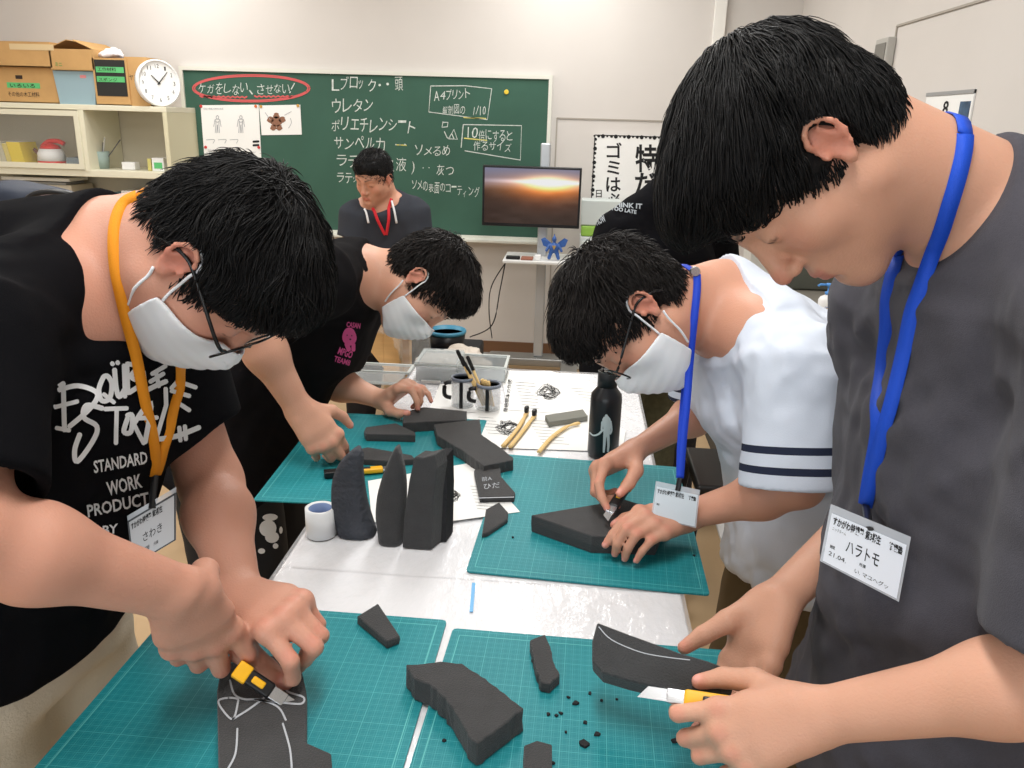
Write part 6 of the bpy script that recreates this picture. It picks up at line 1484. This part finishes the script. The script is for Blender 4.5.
# pink print
sb2 = bvh_of(o2['svp'], o2['sq']); m = Marks(); g = lambda *p: [(300+x/4.514, 230+y/4.518) for x, y in p]
m.put(g(*[(218+32*math.cos(t)*(1+.06*math.sin(3*t)), 480+42*math.sin(t)) for t in np.linspace(0, 6.0, 22)]), [tuple(range(22))]); m.stroke(g((205, 515), (215, 540)), 2.2); m.stroke(g((236, 515), (235, 542)), 2.0)
for t_, a, b, hh in (('CASAN', (205, 434), (266, 442), 24), ('MPGO', (165, 556), (226, 578), 30), ('TEAM8', (148, 588), (218, 610), 24)):
    (xa, ya), (xb, yb_) = g(a, b); m.text(t_, xa, ya, xb, yb_, hh/4.5, .03)
pinkp = m.px_on('pink_print', hit_bvh(sb2, .003), mat('print_pink', (214, 84, 148), .8), o2['shirt'], 2.5)
m = Marks()
for x, y, r in ((206, 472, 3.2), (226, 474, 3.2), (219, 492, 4.5)): m.put(g(*[(x+r*math.cos(t), y+r*math.sin(t)) for t in np.linspace(0, 5.7, 9)]), [tuple(range(9))])
m.px_on('print_dots', hit_bvh(sb2, .0045), INK, o2['shirt'])
# pale patch print on the shorts
tb2 = bvh_of(o2['tvp'], o2['tq']); m = Marks(); g = lambda *p: [(200+x/7.314, 500+y/7.31) for x, y in p]
for cx, cy, rx, ry in ((490, 205, 62, 62), (520, 270, 50, 42), (505, 125, 55, 26), (445, 370, 26, 20), (545, 335, 20, 20), (583, 220, 12, 26)):
    m.put(g(*[(cx+rx*math.cos(t), cy+ry*math.sin(t)) for t in np.linspace(0, 5.9, 16)]), [tuple(range(16))])
m.px_on('white_patches', hit_bvh(tb2, .003), WPR, o2['pants'], 2.5)
# grey print on the back of the far shirt
sb6 = bvh_of(o6['svp'], o6['sq']); m = Marks(); g = lambda *p: [(560+x/5.12, 170+y/5.12) for x, y in p]
for t_, a, b, hh in (('DO YOU', (278, 165), (342, 128), 26), ('THINK IT', (262, 190), (420, 200), 24), ('TOO LATE', (262, 208), (390, 228), 20), ('NOW', (195, 285), (240, 262), 34)):
    (xa, ya), (xb, yb_) = g(a, b); m.text(t_, xa, ya, xb, yb_, hh/5.12, .03)
m.px_on('grey_lettering', hit_bvh(sb6, .003), mat('print_grey', (150, 156, 162), .8), o6['shirt'], 2.5)
# ---- lanyards
def lanyard(lab, group, strands, hw_, col, name_m, bvh=None, off=.0028, free=None):
    pts_all = []; 
    for s_ in strands:
        q = []
        for p in s_:
            if len(p) == 3 and p[2] is not None: q.append((P(*p), -F))
            else:
                v = RAY(p[0], p[1]); loc, n, i_, d_ = bvh.ray_cast(Vector(EYE), Vector(v))
                if loc is None: continue
                n = np.array(n); n = n if n@v < 0 else -n; q.append((np.array(loc)+n*off, n))
        pts_all.append(q)
    t = empty('lanyard', pts_all[0][-1][0], lab, 'lanyard', group); mm = mat(name_m, col, .6, .3, bump=.2, bscale=900)
    for q in pts_all:
        k = 10; P0 = np.array(smoothline([a for a, _ in q], k)); N0 = np.array(smoothline([n for _, n in q], k))
        if bvh is not None:
            for _ in range(2): P0[1:-1] = .5*P0[1:-1]+.25*(P0[:-2]+P0[2:]); N0[1:-1] = .5*N0[1:-1]+.25*(N0[:-2]+N0[2:])
            for i in range(len(P0)):
                loc, n, i_, d_ = bvh.find_nearest(Vector(P0[i]))
                if loc is not None:
                    n = np.array(n); dd = (P0[i]-np.array(loc))@n
                    if dd < off and d_ < .03: P0[i] = np.array(loc)+n*off
        N0 = np.array([nrm(nrm(n)+1.6*nrm(EYE-p)) for n, p in zip(N0, P0)])
        for _ in range(8): N0[1:-1] = .5*N0[1:-1]+.25*(N0[:-2]+N0[2:]); P0[1:-1] = .5*P0[1:-1]+.25*(P0[:-2]+P0[2:])
        bm = bmesh.new(); strap_path(bm, P0, hw_, N0); bmobj('strap', bm, mm, t, True)
    return t, pts_all
def nape_strap(t, o, k, bvh, q0, q1, hw_, mm, n=22):
    ax = nrm(k['head'].c-k['c7']); c = k['c7']+ax*.035; f_ = k['head'].M[:, 1]; e1 = nrm(f_-ax*(f_@ax)); e2 = np.cross(ax, e1)
    def polar(p): r = p-c; return math.atan2(r@e2, r@e1), r@ax
    (a0, h0), (a1, h1) = polar(q0), polar(q1)
    while a1 < a0: a1 += 2*math.pi
    d = a1-a0
    if (abs(((a0+d/2+math.pi) % (2*math.pi))-math.pi)) < math.pi/2: d = d-2*math.pi
    pts, ns = [], []
    for i in range(n+1):
        a = a0+d*i/n; dr = e1*math.cos(a)+e2*math.sin(a); o_ = c+ax*(h0+(h1-h0)*i/n)+dr*.2
        loc, nn, ii, dd = bvh.ray_cast(Vector(o_), Vector(-dr))
        if loc is not None and dd < .2: pts.append(np.array(loc)+dr*.004); ns.append(dr)
    if len(pts) > 4:
        P0 = np.array(pts); P0[0] = q0; P0[-1] = q1
        for _ in range(3): P0[1:-1] = .5*P0[1:-1]+.25*(P0[:-2]+P0[2:])
        bm = bmesh.new(); strap_path(bm, P0, hw_, ns); bmobj('neck_strap', bm, mm, t, True)
def line_seg(px0, px1, d0, d1, n=6): return [(px0[0]+(px1[0]-px0[0])*i/n, px0[1]+(px1[1]-px0[1])*i/n, d0+(d1-d0)*i/n) for i in range(n+1)]
def badge(corn, deps, t, hd, lines_, frame_c, card_c, inkc, clip=None, dark_header=False):
    """corn: TL TR BR BL picture corners"""
    w = [P(x, y, d) for (x, y), d in zip(corn, deps)]; X = nrm(w[1]-w[0]); Y = nrm(w[0]-w[3]); N = nrm(np.cross(X, Y)); N = N if N@B > 0 else -N
    # planarise
    O = w[3]; w = [p-N*((p-O)@N) for p in w]
    bm = bmesh.new(); prism(bm, w, -N*.0012); h_ = bmobj('badge_holder', bm, mat('vinyl_clear', (226, 232, 240), .12, .6, alpha=.45), t)
    lerp = lambda u, v: (w[0]*(1-u)+w[1]*u)*(1-v)+(w[3]*(1-u)+w[2]*u)*v
    bm = bmesh.new(); prism(bm, [lerp(.03, .14), lerp(.965, .14), lerp(.965, .97), lerp(.03, .97)], N*.0006); c_ = bmobj('name_card', bm, mat(card_c[0], card_c[1], .5), h_)
    if frame_c:
        bm = bmesh.new()
        for a, b in (((.0, .10), (1, .14)), ((.0, .97), (1, 1.0)), ((.0, .10), (.03, 1)), ((.965, .10), (1, 1))): prism(bm, [lerp(a[0], a[1]), lerp(b[0], a[1]), lerp(b[0], b[1]), lerp(a[0], b[1])], N*.0010)
        bmobj('holder_edge', bm, mat(frame_c[0], frame_c[1], .3, .5), h_)
    m = Marks()
    for t_, u0, v0, u1, v1, hh, bo in lines_: m.text(t_, u0, v0, u1, v1, hh, bo)
    vs = np.vstack(m.v); mesh('printing', [lerp(a, b)+N*.0009 for a, b in vs], m.f, inkc, c_)
    top = (w[0]+w[1])/2; up_ = nrm(w[0]-w[3])
    bm = bmesh.new(); tube(bm, [clip, top+N*.001+up_*(-.008)] if clip is not None else [top+up_*.03, top-up_*.006], .0042, 8, flat=.5); bmobj('clip', bm, blkp, t)
    return w
ub5 = merged_bvh(o5)
dd5 = (lambda h_: None if h_ is None else float((h_-EYE)@F))(hit_bvh(ub5)(868, 500)) or .80
t5, s5 = lanyard('blue lanyard of the boy in the charcoal shirt, holding a white name badge', None, [[(963, 136), (962, 150), (956, 178), (946, 212), (934, 250), (922, 292), (908, 345), (896, 395), (884, 440), (868, 505)], [(898, 258), (895, 275), (890, 320), (885, 370), (882, 420), (873, 470), (867, 505)]], .0070, (28, 78, 200), 'strap_blue', ub5)
nape_strap(t5, o5, k5, ub5, s5[0][0][0], s5[1][0][0], .0070, MATS['strap_blue'])
def bd(x, y, o=.012): h_ = hit_bvh(ub5)(x, y); return dd5 if h_ is None else float((h_-EYE)@F)
dmin = min(bd(*q) for q in ((865, 515), (905, 540), (893, 595), (840, 520)))-.012
badge([(831, 504), (911, 537), (899, 602), (820, 561)], [dmin+.004, dmin-.006, dmin-.002, dmin+.008], t5, None,
    [('すかがわ特撮塾 第3期生', .06, .30, .66, .30, .13, .03), ('特撮塾', .76, .30, .93, .30, .11, .04), ('ニックネーム', .07, .40, .24, .40, .05, 0), ('ハラトモ', .27, .64, .68, .64, .19, .008), ('期間', .08, .70, .14, .70, .05, .01), ('21.04.', .08, .83, .30, .83, .07, 0), ('所属', .46, .76, .54, .76, .05, .01), ('い. マユヘグッ', .42, .90, .84, .90, .07, 0)],
    None, ('card_white', (232, 238, 248)), INK, s5[0][-1][0])
ub1 = merged_bvh(o1)
t1_, s1_ = lanyard('orange lanyard of the boy in the lettered black shirt, holding a dark-edged badge', None, [[(138, 198), (126, 204), (118, 220), (116, 250), (121, 285), (127, 315), (135, 360), (144, 410), (153, 474)], [(181, 352), (178, 380), (171, 410), (162, 445), (154, 474)]], .0058, (236, 150, 32), 'strap_orange', ub1)
nape_strap(t1_, o1, k1, ub1, s1_[0][0][0], s1_[1][0][0], .0058, MATS['strap_orange'])
h_ = hit_bvh(ub1)(150, 490); d1b = min(float((hit_bvh(ub1)(x, y)-EYE)@F) for x, y in ((150, 490), (135, 500), (140, 530)) if hit_bvh(ub1)(x, y) is not None)-.010
badge([(127, 516), (176, 487), (176, 540), (133, 566)], [d1b, d1b+.005, d1b+.005, d1b], t1_, None, [('すかがわ特撮塾 第3期生', .06, .30, .72, .30, .12, .03), ('さわき', .28, .66, .70, .66, .16, .0), ('21.04.期間', .08, .85, .4, .85, .07, 0), ('所属', .5, .85, .6, .85, .06, 0)],
    ('holder_dark', (44, 44, 48)), ('card_grey', (196, 198, 202)), INK, s1_[0][-1][0])
ub4 = merged_bvh(o4)
hn = hit_bvh(ub4)(697, 277); dn = 1.33 if hn is None else float((hn-EYE)@F)
def hang(px, py, d):
    h_ = hit_bvh(ub4)(px, py); return (px, py, d if h_ is None else min(d, float((h_-EYE)@F)-.006))
t4_, s4_ = lanyard('blue lanyard hanging from the neck of the boy in white', None, [[hang(697, 274, dn-.004), hang(697, 290, dn-.006), hang(694, 320, dn-.01), hang(690, 360, dn-.015), hang(687, 400, dn-.02), hang(683, 440, dn-.025), (680, 478, dn-.03)], [(689, 345, dn+.05), (687, 370, dn+.04), (684, 400, dn+.02), (681, 440, dn), (680, 478, dn-.02)]], .0058, (30, 66, 190), 'strap_blue2', None)
nape_strap(t4_, o4, k4, ub4, s4_[0][0][0], s4_[1][0][0], .0058, MATS['strap_blue2'])
d4 = dn-.03; bmc = bmesh.new(); lathe(bmc, [(.007, -.004), (.009, 0), (.007, .004)], P(695, 272, dn-.006), 12, nrm(B)); bmobj('ring', bmc, MATS['bright_steel'], t4_)
badge([(656, 481), (700, 490), (696, 528), (651, 518)], [d4, d4, d4, d4], t4_, None, [('すかがわ特撮塾 第3期生', .06, .30, .66, .30, .12, .03), ('特撮塾', .76, .30, .93, .30, .10, .04), ('期間', .08, .62, .14, .62, .05, .01)], None, ('card_white2', (214, 224, 232)), INK, s4_[0][-1][0])
ub3 = merged_bvh(o3)
lanyard('red lanyard of the man before the chalkboard', None, [[(372, 206), (375, 213), (380, 223), (385, 234)], [(390, 198), (389, 208), (388, 222), (386, 234)]], .006, (206, 44, 54), 'strap_red', ub3, .012)
cord = bmesh.new()
for s_ in (((366, 208), (366, 214), (368, 222)), ((391, 202), (394, 211), (397, 222))):
    q = [hit_bvh(ub3, .014)(*p) for p in s_]; q = [x for x in q if x is not None]
    if len(q) > 1: tube(cord, smoothline(q, 4), .0045, 6)
bmobj('hood_cords', cord, WPR, o3['root'], True)
S6 = Sdf(); cc6 = k6['c7']; S6.add(rc(P(672, 188, 2.44), P(690, 184, 2.42), .047), 0); sdf_obj('orange_collar', S6, .006, mat('orange_cloth', (226, 90, 50), .8), o6['root'])
# ---- what the hands hold
def slab_px(face, deps, ext, lab, nm='foam_piece', m_=None):
    w = [P(x, y, d) for (x, y), d in zip(face, deps)]; c = sum(w)/len(w); u_, s_, vt = np.linalg.svd(np.array(w)-c); N = vt[2]; w = [p-N*((p-c)@N) for p in w]
    bm = bmesh.new(); prism(bm, w, ext); o = bmobj(nm, bm, m_ or FO); md = o.modifiers.new('b', 'BEVEL'); md.width = .0015; md.segments = 1; tag(o, lab, 'foam piece'); return o, w, (N if N@B > 0 else -N)
face = [(597, 622), (628, 634), (661, 646), (680, 653), (708, 661), (738, 672), (732, 690), (700, 694), (668, 690), (630, 681), (603, 673), (592, 661), (592, 641)]
dep = [.925-(x-592)/146*.055-(y-622)/70*.035 for x, y in face]
oh, wh_, Nh = slab_px(face, dep, V(.10, -.62, -.75)*.030, 'foam slab held in the air by the boy in the charcoal shirt')
m = Marks(); m.stroke([(599, 627), (612, 640), (640, 652), (665, 657), (690, 660)], .5); c_ = wh_[0]
m.px_on('pencil_line', lambda x, y: EYE+RAY(x, y)*(((c_-EYE)@Nh)/(RAY(x, y)@Nh))+Nh*.0006, CHK, oh)
knife(P(775, 712, .80), P(684, 698, .825), V(.1, .5, .85), 'yellow utility knife in the hand of the boy in charcoal, cutting held foam', blade=.03)
# foam under the hands of the left boy
of = foam([(222, 664), (292, 652), (302, 672), (306, 690), (306, 742), (331, 753), (331, 800), (219, 800), (217, 690)], .030, 'chalk-outlined foam block under the hands of the boy in lettered black')
g = lambda *p: [(140+x/3.84, 520+y/3.84) for x, y in p]; g2 = lambda *p: [(x/1.98, 380+y/1.98) for x, y in p]; m = Marks()
for q in (g((345, 615), (362, 668), (400, 688), (460, 690), (530, 718), (560, 768)), g((340, 682), (303, 692), (312, 722), (356, 765), (376, 700), (372, 686), (340, 682)), g((356, 765), (420, 725), (480, 680)), g((500, 650), (530, 622), (552, 635), (570, 660), (627, 680), (622, 704), (572, 704), (440, 690)), g2((470, 690), (466, 740), (448, 775)), g2((560, 680), (574, 730), (578, 775))):
    m.stroke(q, 1.0)
m.px_on('chalk_outline', lambda x, y: Z(x, y, MTZ+.0308), CHK, of)
kz_ = MTZ+.031
knife(Z(236, 668, kz_+.034), Z(272, 692, kz_+.009), V(.1, .5, .8), 'utility knife pressed into the chalk-outlined foam by the boy in lettered black', blade=.018, swap=True)
knife(P(632, 478, 1.39), Z(613, 507, MTZ+.055), V(-.3, .2, .9), 'black and yellow utility knife in the hand of the boy in white', blade=.022, swap=True)
# backpack on the floor-standing rack behind the left boy
